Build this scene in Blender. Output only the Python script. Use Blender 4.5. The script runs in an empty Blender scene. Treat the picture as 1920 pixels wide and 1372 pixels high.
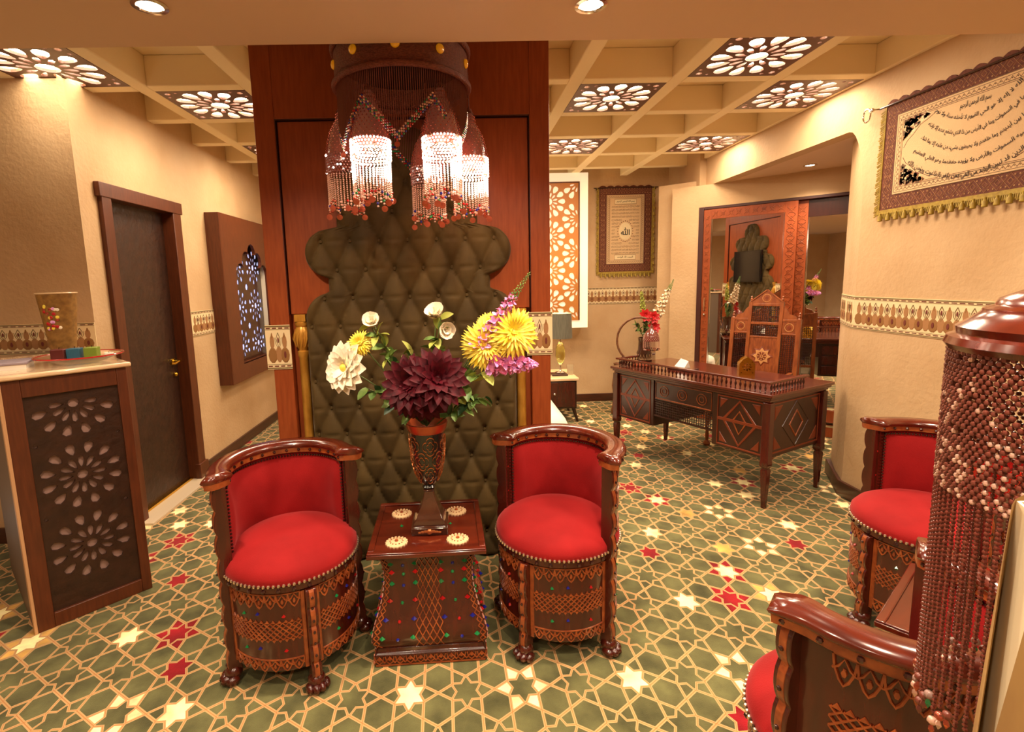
import bpy, math, random
from mathutils import Vector, Matrix, Euler
from math import sin, cos, pi, radians, sqrt, atan2, hypot

# ------------------------------------------------------------------ camera, world, light, exposure
SC = bpy.context.scene
COL = SC.collection
yaw, pit, rol = radians(1.50), radians(7.80), radians(-1.56)
fw = Vector((sin(yaw)*cos(pit), cos(yaw)*cos(pit), -sin(pit)))
rt = Vector((cos(yaw), -sin(yaw), 0)); up = rt.cross(fw)
rt, up = rt*cos(rol)+up*sin(rol), up*cos(rol)-rt*sin(rol)
cd = bpy.data.cameras.new('camera'); cam = bpy.data.objects.new('camera', cd); COL.objects.link(cam)
cam.matrix_world = Matrix(((rt.x, up.x, -fw.x, 0), (rt.y, up.y, -fw.y, 0), (rt.z, up.z, -fw.z, 1.6), (0, 0, 0, 1)))
cd.sensor_width = 36; cd.lens = 958/1920*36
cd.shift_x = (960-888)/1920; cd.shift_y = (656-686)/1920
cd.clip_start = 0.02
SC.camera = cam
SC.view_settings.view_transform = 'Standard'; SC.view_settings.look = 'None'
SC.view_settings.gamma = 1; SC.view_settings.use_curve_mapping = False
SC.view_settings.exposure = 0.5
W = bpy.data.worlds.new('world'); SC.world = W; W.use_nodes = True
W.node_tree.nodes['Background'].inputs[0].default_value = (1.0, 0.85, 0.68, 1)
W.node_tree.nodes['Background'].inputs[1].default_value = 0.75
WARM = (1.0, 0.80, 0.58)
def lamp(kind, loc, energy, size=.1, color=WARM, rot=(0, 0, 0), angle=120, blend=.6, name='light'):
    l = bpy.data.lights.new(name, kind); l.energy = energy; l.color = color
    if kind == 'AREA': l.size = size
    else: l.shadow_soft_size = size
    if kind == 'SPOT': l.spot_size = radians(angle); l.spot_blend = blend
    o = bpy.data.objects.new(name, l); COL.objects.link(o); o.location = loc; o.rotation_euler = rot
    return o
SPOTS = [(-.96, 1.80, 95), (.47, 1.83, 115), (1.95, 1.80, 85), (-.96, .55, 85), (.47, .55, 100), (1.95, .55, 80), (-2.6, 1.7, 30), (-.96, -.6, 80), (.47, -.6, 80)]  # spots without a built downlight are unseen, put in to light the foreground
for x, y, e in SPOTS: lamp('SPOT', (x, y, 2.485), e, .05, angle=145, blend=.8, name='soffit_spot')
lamp('AREA', (-.3, 4.9, 2.79), 30, .6, name='partition_back_fill')  # added fill with no fitting, brightens the partition back for the mirror
lamp('SPOT', (3.15, 4.62, 2.50), 45, .04, angle=130, blend=.8, name='niche_beam')

# ------------------------------------------------------------------ materials
def srgb(r, g, b):
    f = lambda c: ((c/255)/12.92 if c/255 <= .04045 else ((c/255+.055)/1.055)**2.4)
    return (f(r), f(g), f(b), 1)
def mat(name, color, rough=.5, metal=0, emit=0, spec=.5, var=None, nscale=8, stretch=(1, 1, 1), bump=0, bscale=40, alpha=1, trans=0, coat=0, sheen=0, ecolor=None, noisew=0):
    m = bpy.data.materials.new(name); m.use_nodes = True; nt = m.node_tree; b = nt.nodes['Principled BSDF']
    c = color if len(color) == 4 else (*color, 1)
    b.inputs['Base Color'].default_value = c; b.inputs['Roughness'].default_value = rough
    b.inputs['Metallic'].default_value = metal; b.inputs['Specular IOR Level'].default_value = spec
    b.inputs['Alpha'].default_value = alpha; b.inputs['Transmission Weight'].default_value = trans
    b.inputs['Coat Weight'].default_value = coat; b.inputs['Coat Roughness'].default_value = .12
    b.inputs['Sheen Weight'].default_value = sheen; b.inputs['Sheen Roughness'].default_value = .4
    b.inputs['Sheen Tint'].default_value = tuple(min(1, x*1.5+.15) for x in c[:3])+(1,)
    if emit:
        b.inputs['Emission Color'].default_value = ecolor or c; b.inputs['Emission Strength'].default_value = emit
    if var or bump:
        tc = nt.nodes.new('ShaderNodeTexCoord'); mp = nt.nodes.new('ShaderNodeMapping'); nt.links.new(tc.outputs['Object'], mp.inputs[0])
        mp.inputs['Scale'].default_value = stretch
    if var:
        n = nt.nodes.new('ShaderNodeTexNoise'); n.inputs['Scale'].default_value = nscale; n.inputs['Detail'].default_value = 5
        n.inputs['Distortion'].default_value = noisew
        nt.links.new(mp.outputs[0], n.inputs['Vector'])
        r = nt.nodes.new('ShaderNodeValToRGB'); r.color_ramp.elements[0].position = .32; r.color_ramp.elements[1].position = .68
        r.color_ramp.elements[0].color = c; r.color_ramp.elements[1].color = var if len(var) == 4 else (*var, 1)
        nt.links.new(n.outputs['Fac'], r.inputs[0]); nt.links.new(r.outputs[0], b.inputs['Base Color'])
    if bump:
        n2 = nt.nodes.new('ShaderNodeTexNoise'); n2.inputs['Scale'].default_value = bscale; n2.inputs['Detail'].default_value = 4
        nt.links.new(mp.outputs[0], n2.inputs['Vector'])
        bp = nt.nodes.new('ShaderNodeBump'); bp.inputs['Strength'].default_value = bump; bp.inputs['Distance'].default_value = .01
        nt.links.new(n2.outputs['Fac'], bp.inputs['Height']); nt.links.new(bp.outputs[0], b.inputs['Normal'])
    return m
WG = (9, 9, 1.0)
M = dict(
 wall=mat('wallpaper plaster', srgb(200, 168, 128), .75, var=srgb(186, 152, 110), nscale=2.2, bump=.35, bscale=38),
 ceil=mat('ceiling paint', srgb(240, 222, 184), .8),
 soff=mat('soffit paint', srgb(212, 180, 146), .6),
 pink=mat('niche plaster', srgb(190, 140, 105), .8),
 skirt=mat('skirting wood', srgb(74, 34, 18), .35, var=srgb(54, 22, 12), nscale=6, stretch=(1, 1, 9), coat=.3),
 panel=mat('panel veneer', srgb(150, 72, 32), .42, var=srgb(132, 58, 24), nscale=7, stretch=WG, coat=0, spec=.35),
 pdark=mat('panel groove', srgb(60, 20, 9), .45),
 mahog=mat('mahogany lacquer', srgb(74, 22, 10), .26, var=srgb(54, 14, 7), nscale=5, stretch=(7, 7, 1), coat=.5),
 mahogx=mat('mahogany top', srgb(94, 31, 14), .2, var=srgb(72, 20, 9), nscale=5, stretch=(1, 7, 7), coat=.6),
 dark=mat('dark mahogany', srgb(54, 18, 10), .28, var=srgb(40, 12, 7), nscale=5, stretch=(7, 7, 1), coat=.35),
 carve=mat('carved copper wood', srgb(164, 84, 38), .35, var=srgb(120, 52, 22), nscale=30, coat=.3),
 inlay=mat('inlay walnut', srgb(158, 84, 38), .35, var=srgb(110, 50, 22), nscale=14, stretch=(4, 4, 1)),
 inlayr=mat('inlay redwood', srgb(116, 48, 22), .35),
 inlaym=mat('inlay maple', srgb(196, 140, 84), .4),
 throne=mat('throne wood', srgb(156, 84, 36), .35, var=srgb(124, 58, 24), nscale=8, stretch=(5, 5, 1), coat=.3),
 velvet=mat('red velvet', srgb(152, 22, 24), .8, var=srgb(130, 13, 15), nscale=5, sheen=.5, bump=.15, bscale=300, spec=.2),
 olive=mat('olive velvet', srgb(90, 70, 36), .72, var=srgb(60, 46, 22), nscale=4, sheen=.45, spec=.2, bump=.08, bscale=200),
 stud=mat('nailhead', srgb(226, 205, 180), .25, metal=.9),
 studd=mat('dark stud', srgb(58, 30, 26), .15, coat=.9, metal=.3),
 gold=mat('antique gold', srgb(196, 142, 58), .35, metal=.85),
 goldd=mat('gilt wood', srgb(212, 158, 66), .34, metal=.4, var=srgb(184, 128, 46), nscale=12, stretch=(3, 3, 1)),
 brass=mat('brass', srgb(214, 172, 62), .22, metal=1),
 copper=mat('copper', srgb(180, 96, 66), .3, metal=.85),
 chrome=mat('chrome', srgb(230, 225, 215), .12, metal=1),
 cream=mat('cream', srgb(232, 214, 178), .6), white=mat('white', srgb(245, 240, 228), .5),
 paper=mat('paper', srgb(250, 248, 240), .6), marble=mat('cream marble', srgb(232, 200, 160), .15, var=srgb(214, 176, 136), nscale=6, coat=.5),
 door=mat('door veneer', srgb(56, 30, 18), .4, var=srgb(42, 22, 13), nscale=16, bump=.5, bscale=22),
 doorf=mat('door frame wood', srgb(96, 46, 22), .38, var=srgb(78, 36, 16), nscale=8, stretch=WG),
 black=mat('black gloss', (.004, .004, .004), .2, spec=.6), bmat=mat('black matt', (.01, .008, .008), .6),
 tv=mat('television glass', (.012, .011, .010), .12),
 mirror=mat('mirror', (.86, .86, .84), .01, metal=1),
 bpat=mat('border olive', srgb(112, 92, 52), .7), bmar=mat('border maroon', srgb(104, 40, 28), .7), btan=mat('border tan', srgb(160, 114, 70), .7),
 bcre=mat('border cream', srgb(226, 204, 160), .7), bgold=mat('border bronze', srgb(140, 96, 48), .7),
 fringe=mat('yellow fringe', srgb(172, 146, 52), .6, var=srgb(140, 112, 34), nscale=60),
 tapf=mat('tapestry field', srgb(212, 178, 134), .85, bump=.3, bscale=300), tapm=mat('tapestry maroon', srgb(82, 38, 28), .85, var=srgb(112, 60, 40), nscale=70),
 tapo=mat('tapestry olive', srgb(92, 78, 52), .85, var=srgb(120, 84, 60), nscale=90), ink=mat('tapestry black thread', srgb(40, 28, 24), .8),
 bulb=mat('lit diffuser', (1, .93, .80, 1), .5, emit=14, ecolor=(1, .86, .62, 1)),
 disk=mat('lit downlight', (1, .93, .80, 1), .5, emit=30, ecolor=(1, .84, .6, 1)),
 lplate=mat('lamp fretwork', srgb(92, 56, 44), .4), lit=mat('lit bead glass', (1, .85, .75, 1), .3, emit=2.0, ecolor=(1, .80, .68, 1)),
 rglass=mat('ruby shade', srgb(96, 38, 32), .15, coat=.8, emit=.06, ecolor=(.9, .25, .12, 1)),
 bead=mat('clear bead', srgb(236, 190, 170), .08, metal=.4, coat=1), beadr=mat('ruby bead', srgb(170, 20, 24), .08, coat=1), beadb=mat('sapphire bead', srgb(28, 34, 130), .08, coat=1),
 beadg=mat('emerald bead', srgb(18, 122, 66), .08, coat=1), coin=mat('copper coin', srgb(196, 104, 84), .25, metal=.8), fib=mat('dark bead string', srgb(112, 54, 42), .35, coat=.3),
 amber=mat('amber gem', srgb(226, 150, 16), .12, coat=1, emit=.15), drum=mat('woven drum', srgb(98, 42, 32), .4, var=srgb(140, 74, 56), nscale=90, stretch=(1, 1, 2.5), bump=.8, bscale=120),
 leaf=mat('leaf', srgb(74, 112, 50), .5, var=srgb(126, 150, 72), nscale=30), leafy=mat('pale leaf', srgb(160, 166, 74), .5), leafd=mat('dark leaf', srgb(40, 70, 38), .5), stem=mat('stem', srgb(88, 104, 48), .6),
 petw=mat('white petal', srgb(250, 238, 214), .5), pety=mat('yellow petal', srgb(248, 218, 40), .5, var=srgb(250, 232, 110), nscale=30), petm=mat('maroon petal', srgb(86, 4, 22), .6, var=srgb(50, 2, 12), nscale=40, spec=.2),
 petp=mat('pink petal', srgb(226, 96, 150), .5, var=srgb(240, 160, 200), nscale=50), petl=mat('lilac petal', srgb(214, 130, 214), .5, var=srgb(240, 180, 230), nscale=50), petr=mat('red petal', srgb(190, 16, 24), .5),
 vglaze=mat('bronze glaze', srgb(74, 42, 26), .12, var=srgb(44, 20, 14), nscale=6, coat=.8), vdark=mat('vase enamel', srgb(26, 28, 24), .15, coat=.8), vcop=mat('vase relief', srgb(190, 118, 72), .25, metal=.8),
 shade=mat('grey satin shade', srgb(104, 100, 84), .35, var=srgb(84, 80, 66), nscale=20, stretch=(6, 6, .5), emit=.03, ecolor=(1, .8, .5, 1)), yglass=mat('yellow glass', (.85, .85, .3, 1), .03, trans=1, spec=.6),
 glass=mat('clear glass', (1, 1, 1, 1), .02, trans=1), redglass=mat('red glass', (.9, .03, .05, 1), .03, trans=.95), grnglass=mat('green glass', (.15, .6, .2, 1), .05, trans=.8),
 winl=mat('frosted window light', srgb(206, 210, 250), .5, emit=.9, ecolor=srgb(206, 210, 255)), winw=mat('pale reveal', srgb(214, 206, 190), .5),
 lbox=mat('lightbox acrylic', srgb(250, 238, 206), .5, emit=.35, ecolor=(1, .85, .6, 1)), latt=mat('lattice wood', srgb(186, 120, 56), .4),
 smoke=mat('smoked panel', srgb(150, 118, 108), .3), side=mat('grey laminate', srgb(110, 92, 76), .5), edge=mat('edge strip', srgb(196, 150, 108), .35),
 candb=mat('blue candle', srgb(36, 92, 116), .4), candg=mat('green candle', srgb(120, 140, 40), .4), candr=mat('maroon candle', srgb(96, 34, 30), .4),
 kraft=mat('kraft cup', srgb(160, 118, 56), .45, var=srgb(120, 84, 36), nscale=40), lilac=mat('lilac paper', srgb(150, 136, 146), .5), sheet=mat('white bedding', srgb(238, 228, 212), .7),
 thresh=mat('marble threshold', srgb(206, 186, 158), .3), wicker=mat('wicker', srgb(130, 82, 44), .5, var=srgb(90, 50, 24), nscale=50, bump=.8, bscale=60), orange=mat('orange lacquer', srgb(150, 72, 22), .15, coat=.8),
 ivory=mat('shell inlay', srgb(214, 184, 140), .3, coat=.5), floral=mat('floral fabric', srgb(232, 222, 186), .8, var=srgb(120, 130, 70), nscale=14),
 goldfab=mat('gold brocade', srgb(134, 96, 58), .6, var=srgb(176, 140, 82), nscale=7, stretch=(1, 1, .4)), gcloth=mat('green cloth', srgb(30, 42, 24), .8),
)

# ------------------------------------------------------------------ mesh helpers
class MB:
    def __init__(s): s.v = []; s.f = []; s.m = []
    def add(s, vs, fs, mi=0, T=None):
        n = len(s.v)
        s.v += [tuple(T @ Vector(p)) if T else tuple(p) for p in vs]
        s.f += [tuple(i+n for i in f) for f in fs]; s.m += [mi]*len(fs); return s
    def box(s, x0, x1, y0, y1, z0, z1, mi=0, T=None):
        return s.add([(x0, y0, z0), (x1, y0, z0), (x1, y1, z0), (x0, y1, z0), (x0, y0, z1), (x1, y0, z1), (x1, y1, z1), (x0, y1, z1)],
                     [(0, 3, 2, 1), (4, 5, 6, 7), (0, 1, 5, 4), (1, 2, 6, 5), (2, 3, 7, 6), (3, 0, 4, 7)], mi, T)
    def lathe(s, prof, n=24, c=(0, 0, 0), mi=0, a0=0, a1=2*pi, T=None, cap=True, sq=None):
        full = abs(a1-a0-2*pi) < 1e-6; k = n if full else n+1; vs = []; fs = []
        for r, z in prof:
            for i in range(k):
                a = a0+(a1-a0)*i/n; vs.append((c[0]+r*cos(a), c[1]+r*sin(a), c[2]+z))
        L = len(prof)
        for j in range(L-1):
            for i in range(n):
                i2 = (i+1) % k; fs.append((j*k+i, j*k+i2, (j+1)*k+i2, (j+1)*k+i))
        if cap and full:
            if prof[0][0] > 1e-5: fs.append(tuple(range(k))[::-1])
            if prof[-1][0] > 1e-5: fs.append(tuple((L-1)*k+i for i in range(k)))
        return s.add(vs, fs, mi, T)
    def tube(s, pts, r, n=8, mi=0, T=None, closed=False):
        P = [Vector(p) for p in pts]; N = len(P); vs = []; fs = []
        R = r if isinstance(r, (list, tuple)) else [r]*N
        u = None
        for i in range(N):
            t = (P[(i+1) % N]-P[i-1]) if closed else (P[min(i+1, N-1)]-P[max(i-1, 0)])
            t = t.normalized() if t.length > 1e-9 else Vector((0, 0, 1))
            if u is None: u = t.orthogonal().normalized()
            u = (u-t*u.dot(t)); u = u.normalized() if u.length > 1e-6 else t.orthogonal().normalized()
            w = t.cross(u)
            for k in range(n):
                a = 2*pi*k/n; vs.append(P[i]+(u*cos(a)+w*sin(a))*R[i])
        for i in range(N if closed else N-1):
            i2 = (i+1) % N
            for k in range(n): fs.append((i*n+k, i*n+(k+1) % n, i2*n+(k+1) % n, i2*n+k))
        if not closed: fs += [tuple(range(n))[::-1], tuple((N-1)*n+k for k in range(n))]
        return s.add(vs, fs, mi, T)
    def ball(s, c, r, nu=8, nv=5, mi=0, sc=(1, 1, 1), T=None):
        pr = [(max(1e-6, r*sin(pi*j/nv)), -r*cos(pi*j/nv)) for j in range(nv+1)]
        vs = [(0, 0, -r)]; fs = []
        for j in range(1, nv):
            for i in range(nu): a = 2*pi*i/nu; vs.append((pr[j][0]*cos(a), pr[j][0]*sin(a), pr[j][1]))
        vs.append((0, 0, r)); L = len(vs)-1
        for i in range(nu): fs.append((0, 1+(i+1) % nu, 1+i))
        for j in range(nv-2):
            for i in range(nu): a = 1+j*nu; fs.append((a+i, a+(i+1) % nu, a+nu+(i+1) % nu, a+nu+i))
        a = 1+(nv-2)*nu
        for i in range(nu): fs.append((a+i, a+(i+1) % nu, L))
        vs = [(c[0]+x*sc[0], c[1]+y*sc[1], c[2]+z*sc[2]) for x, y, z in vs]
        return s.add(vs, fs, mi, T)
    def octa(s, c, r, mi=0, h=None):
        h = h or r; x, y, z = c
        return s.add([(x+r, y, z), (x, y+r, z), (x-r, y, z), (x, y-r, z), (x, y, z+h), (x, y, z-h)],
                     [(0, 1, 4), (1, 2, 4), (2, 3, 4), (3, 0, 4), (1, 0, 5), (2, 1, 5), (3, 2, 5), (0, 3, 5)], mi)
    def prism(s, poly, h0, h1, mi=0, T=None):       # polygon in XY extruded along Z
        n = len(poly); a = sum(poly[i][0]*poly[(i+1) % n][1]-poly[(i+1) % n][0]*poly[i][1] for i in range(n))
        if a < 0: poly = poly[::-1]
        vs = [(x, y, h0) for x, y in poly]+[(x, y, h1) for x, y in poly]
        return s.add(vs, [tuple(range(n))[::-1], tuple(range(n, 2*n))]+[(i, (i+1) % n, n+(i+1) % n, n+i) for i in range(n)], mi, T)
    def strip(s, pts, w, t, f, mi=0, closed=False):  # flat raised ribbon along 2D pts, mapped by f(u,v,h)
        N = len(pts); vs = []; fs = []
        for i in range(N):
            a = pts[(i-1) % N] if closed or i else pts[i]; b = pts[(i+1) % N] if closed or i < N-1 else pts[i]
            dx, dy = b[0]-a[0], b[1]-a[1]; L = hypot(dx, dy) or 1; nx, ny = -dy/L*w/2, dx/L*w/2
            x, y = pts[i]
            vs += [f(x-nx, y-ny, 0), f(x-nx*.7, y-ny*.7, t), f(x+nx*.7, y+ny*.7, t), f(x+nx, y+ny, 0)]
        for i in range(N if closed else N-1):
            j = (i+1) % N
            for k in range(3): fs.append((i*4+k, j*4+k, j*4+k+1, i*4+k+1))
        return s.add(vs, fs, mi)
    def patch(s, poly, t, f, mi=0):                 # raised polygon mapped by f
        n = len(poly); cx = sum(p[0] for p in poly)/n; cy = sum(p[1] for p in poly)/n
        vs = [f(x, y, 0) for x, y in poly]+[f(cx+(x-cx)*.85, cy+(y-cy)*.85, t) for x, y in poly]+[f(cx, cy, t)]
        return s.add(vs, [(i, (i+1) % n, n+(i+1) % n, n+i) for i in range(n)]+[(n+i, n+(i+1) % n, 2*n) for i in range(n)], mi)
def P(name, mb, mats, parent=None, loc=None, rz=0, smooth=40, bev=0, kind=None, label=None):
    me = bpy.data.meshes.new(name); me.from_pydata([tuple(v) for v in mb.v], [], mb.f)
    if not isinstance(mats, (list, tuple)): mats = [mats]
    for m in mats: me.materials.append(M[m] if isinstance(m, str) else m)
    me.polygons.foreach_set('material_index', mb.m)
    if smooth:
        me.polygons.foreach_set('use_smooth', [True]*len(me.polygons)); me.set_sharp_from_angle(angle=radians(smooth))
    me.update()
    o = bpy.data.objects.new(name, me); COL.objects.link(o)
    if parent: o.parent = parent
    if loc: o.location = loc
    if rz: o.rotation_euler = (0, 0, rz)
    if bev:
        b = o.modifiers.new('bevel', 'BEVEL'); b.width = bev; b.segments = 2; b.limit_method = 'ANGLE'; b.angle_limit = radians(40)
    if kind: o['kind'] = kind
    if label: o['label'] = label
    return o
def tag(o, label, cat, group=None):
    o['label'] = label; o['category'] = cat
    if group: o['group'] = group
    return o
def thing(name, loc, label, cat, group=None, rz=0):
    o = bpy.data.objects.new(name, None); COL.objects.link(o); o.location = loc; o.rotation_euler = (0, 0, rz); o.empty_display_size = .1
    return tag(o, label, cat, group)
def dup(root, loc=None, rz=None, label=None, group=None):
    def rec(o, par):
        c = o.copy(); COL.objects.link(c); c.parent = par
        for ch in list(o.children): rec(ch, c)
        return c
    r = rec(root, None)
    if loc is not None: r.location = loc
    if rz is not None: r.rotation_euler = (0, 0, rz)
    if label: r['label'] = label
    if group: r['group'] = group
    return r
def struct(name, mb, mats, **k): return P(name, mb, mats, kind='structure', **k)
def bez_mesh(splines, depth):
    c = bpy.data.curves.new('c', 'CURVE'); c.dimensions = '2D'; c.fill_mode = 'BOTH'; c.extrude = depth/2
    for pts in splines:
        s = c.splines.new('POLY'); s.points.add(len(pts)-1); s.use_cyclic_u = True
        for i, p in enumerate(pts): s.points[i].co = (p[0], p[1], 0, 1)
    o = bpy.data.objects.new('c', c); COL.objects.link(o); me = bpy.data.meshes.new_from_object(o)
    vs = [tuple(v.co) for v in me.vertices]; fs = [tuple(p.vertices) for p in me.polygons]
    bpy.data.objects.remove(o); bpy.data.curves.remove(c); bpy.data.meshes.remove(me)
    return vs, fs
def circ(cx, cy, r, n=16, a=0): return [(cx+r*cos(a+2*pi*i/n), cy+r*sin(a+2*pi*i/n)) for i in range(n)]
def petal(cx, cy, r0, r1, w, a, n=10):
    pts = []
    for i in range(n):
        t = 2*pi*i/n; u = (1-cos(t))/2; v = sin(t)*w*(.45+.75*u)
        R = r0+(r1-r0)*u; pts.append((cx+R*cos(a)-v*sin(a), cy+R*sin(a)+v*cos(a)))
    return pts
TXZ = Matrix(((1, 0, 0, 0), (0, 0, -1, 0), (0, 1, 0, 0), (0, 0, 0, 1)))   # XY drawing stood up facing -Y
def fxz(y):
    return lambda u, v, h: (u, y-h, v)
def rosette(cx, cy, R, k=12):
    H = [circ(cx, cy, R*.215, 12)]
    for i in range(k):
        a = 2*pi*i/k; H.append(petal(cx, cy, R*.25, R*.54, R*.066, a+pi/k, 8)); H.append(petal(cx, cy, R*.50, R*.95, R*.158, a, 12))
    return H

# ------------------------------------------------------------------ the room
# floor: patterned carpet of six-point stars; every star cell is one face carrying its own colours
AX, AY, RO = .222, .2285, .030
GRN = srgb(92, 90, 56); CRE = srgb(252, 236, 176); MAR = srgb(140, 16, 26); TAN = srgb(206, 160, 84)
def cellpos(i, k):
    x = AX*(i+.5*(k % 2)); y = AY*k
    return 1.079+x*cos(RO)-y*sin(RO), 2.301+x*sin(RO)+y*cos(RO)
special = {}
def nearest(px, py):
    best = None
    for k in range(-10, 24):
        for i in range(-26, 20):
            x, y = cellpos(i, k); d = hypot(x-px, y-py)
            if best is None or d < best[0]: best = (d, i, k)
    return best[1:]
for px_, py_, s_, k_ in [(1.079, 2.301, CRE, GRN), (1.534, 2.313, CRE, TAN), (1.428, 2.531, CRE, MAR), (1.308, 2.299, MAR, MAR), (1.221, 2.997, CRE, GRN), (1.099, 2.754, MAR, GRN),
    (2.157, 3.041, CRE, GRN), (2.014, 2.797, MAR, GRN), (.607, 1.817, CRE, GRN), (1.061, 1.842, GRN, CRE), (1.557, 2.791, TAN, GRN), (1.574, 3.264, TAN, GRN), (1.758, 2.796, GRN, CRE), (1.825, 3.27, GRN, CRE),
    (1.48, 3.481, CRE, MAR), (-1.336, 2.216, MAR, MAR), (-1.232, 1.989, MAR, GRN), (-1.547, 2.211, CRE, GRN), (-1.973, 2.202, CRE, TAN), (-1.139, 1.772, CRE, GRN), (-1.532, 2.662, MAR, GRN),
    (-.25, 1.78, CRE, GRN), (.17, 1.80, GRN, CRE), (.95, 1.62, MAR, GRN), (-.93, 1.60, GRN, CRE), (-1.45, 1.7, GRN, CRE), (1.25, 3.7, MAR, MAR), (1.0, 4.3, CRE, GRN), (1.5, 4.6, MAR, GRN), (-1.85, 3.2, MAR, MAR), (-1.9, 3.0, CRE, MAR)]:
    i_, kk_ = nearest(px_, py_); special[(i_, kk_)] = (s_, k_)
rnd = random.Random(5)
fl = MB(); c1 = []; c2 = []; uv = []
for k in range(-16, 24):
    for i in range(-20, 18):
        cx, cy = cellpos(i, k)
        if not (-3.7 < cx < 4.9 and -1.6 < cy < 7.2): continue
        q = rnd.random(); sc, kc = GRN, GRN
        if (i, k) in special: sc, kc = special[(i, k)]
        elif cy > 3.3 or cx > 2.2 or cx < -2.2:
            if q < .12: sc = CRE
            elif q < .21: sc = MAR
            elif q < .25: sc = TAN
            elif q < .29: sc, kc = CRE, MAR
            elif q < .32: kc = CRE
            elif q < .34: sc, kc = MAR, MAR
            elif q < .36: sc, kc = CRE, TAN
        vs = []
        for j in range(6):
            a = pi/6+j*pi/3; lx, ly = AX/sqrt(3)*cos(a), AX/sqrt(3)*sin(a)*AY/(AX*.8660254)
            vs.append((cx+lx*cos(RO)-ly*sin(RO), cy+lx*sin(RO)+ly*cos(RO), 0)); uv.append((cos(a)/sqrt(3), sin(a)/sqrt(3)))
        fl.add(vs, [(0, 1, 2, 3, 4, 5)]); c1.append(sc); c2.append(kc)
mc = bpy.data.materials.new('star carpet'); mc.use_nodes = True; nt = mc.node_tree; bs = nt.nodes['Principled BSDF']
def nd(t, **k):
    n = nt.nodes.new(t)
    for a, b in k.items(): setattr(n, a, b)
    return n
def mth(op, a, b=None, c=None):
    n = nd('ShaderNodeMath', operation=op)
    for i, x in enumerate((a, b, c)):
        if x is None: continue
        if isinstance(x, (int, float)): n.inputs[i].default_value = x
        else: nt.links.new(x, n.inputs[i])
    return n.outputs[0]
def mixc(f, a, b):
    n = nd('ShaderNodeMix', data_type='RGBA')
    nt.links.new(f, n.inputs[0])
    for s, x in ((6, a), (7, b)):
        if isinstance(x, tuple): n.inputs[s].default_value = x
        else: nt.links.new(x, n.inputs[s])
    return n.outputs[2]
uvn = nd('ShaderNodeUVMap', uv_map='UVMap'); sx = nd('ShaderNodeSeparateXYZ'); nt.links.new(uvn.outputs[0], sx.inputs[0])
r_ = mth('SQRT', mth('ADD', mth('MULTIPLY', sx.outputs[0], sx.outputs[0]), mth('MULTIPLY', sx.outputs[1], sx.outputs[1])))
th = mth('ARCTAN2', sx.outputs[1], sx.outputs[0])
tf = mth('ABSOLUTE', mth('SUBTRACT', mth('MODULO', mth('ADD', th, pi/6+4*pi), pi/3), pi/6))
X = mth('MULTIPLY', r_, mth('COSINE', tf)); Y = mth('MULTIPLY', r_, mth('SINE', tf))
d1 = mth('SUBTRACT', mth('ADD', mth('MULTIPLY', X, .5), mth('MULTIPLY', Y, .8660254)), .25)
d2 = mth('SUBTRACT', mth('SUBTRACT', mth('MULTIPLY', X, .8660254), mth('MULTIPLY', Y, .5)), .1443)
l1 = mth('LESS_THAN', mth('ABSOLUTE', d1), .027)
l2 = mth('MULTIPLY', mth('LESS_THAN', mth('ABSOLUTE', mth('SUBTRACT', d2, .012)), .021), mth('LESS_THAN', d1, .01))
line = mth('MAXIMUM', l1, l2)
rib = mth('MAXIMUM', mth('MULTIPLY', mth('LESS_THAN', mth('ABSOLUTE', d1), .006), 1), mth('MULTIPLY', mth('LESS_THAN', mth('ABSOLUTE', mth('SUBTRACT', d2, .012)), .005), mth('LESS_THAN', d1, .0)))
inhex = mth('GREATER_THAN', d1, 0); kite = mth('GREATER_THAN', d2, 0)
a1 = nd('ShaderNodeVertexColor', layer_name='star'); a2 = nd('ShaderNodeVertexColor', layer_name='kite')
col = mixc(kite, a1.outputs[0], a2.outputs[0]); col = mixc(inhex, col, GRN)
tcn = nd('ShaderNodeTexCoord'); nz = nd('ShaderNodeTexNoise'); nz.inputs['Scale'].default_value = 7; nz.inputs['Detail'].default_value = 6; nt.links.new(tcn.outputs['Object'], nz.inputs['Vector'])
nf = nd('ShaderNodeTexNoise'); nf.inputs['Scale'].default_value = 260; nt.links.new(tcn.outputs['Object'], nf.inputs['Vector'])
var = mth('ADD', mth('MULTIPLY', nz.outputs['Fac'], 2.4), -.2)
hs = nd('ShaderNodeHueSaturation'); nt.links.new(var, hs.inputs['Value']); nt.links.new(col, hs.inputs['Color'])
colf = mixc(line, hs.outputs[0], srgb(188, 152, 104)); colf = mixc(rib, colf, srgb(176, 118, 66))
nt.links.new(colf, bs.inputs['Base Color']); bs.inputs['Roughness'].default_value = .95; bs.inputs['Specular IOR Level'].default_value = .1; bs.inputs['Sheen Weight'].default_value = .15
bmp = nd('ShaderNodeBump'); bmp.inputs['Strength'].default_value = .5; bmp.inputs['Distance'].default_value = .004; nt.links.new(nf.outputs['Fac'], bmp.inputs['Height']); nt.links.new(bmp.outputs[0], bs.inputs['Normal'])
fo = struct('floor', fl, [mc], smooth=0); me = fo.data
ul = me.uv_layers.new(name='UVMap'); ul.data.foreach_set('uv', [c for p in uv for c in p])
for nm, arr in (('star', c1), ('kite', c2)):
    at_ = me.color_attributes.new(nm, 'FLOAT_COLOR', 'CORNER'); at_.data.foreach_set('color', [c for q in arr for _ in range(6) for c in q])

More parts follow.
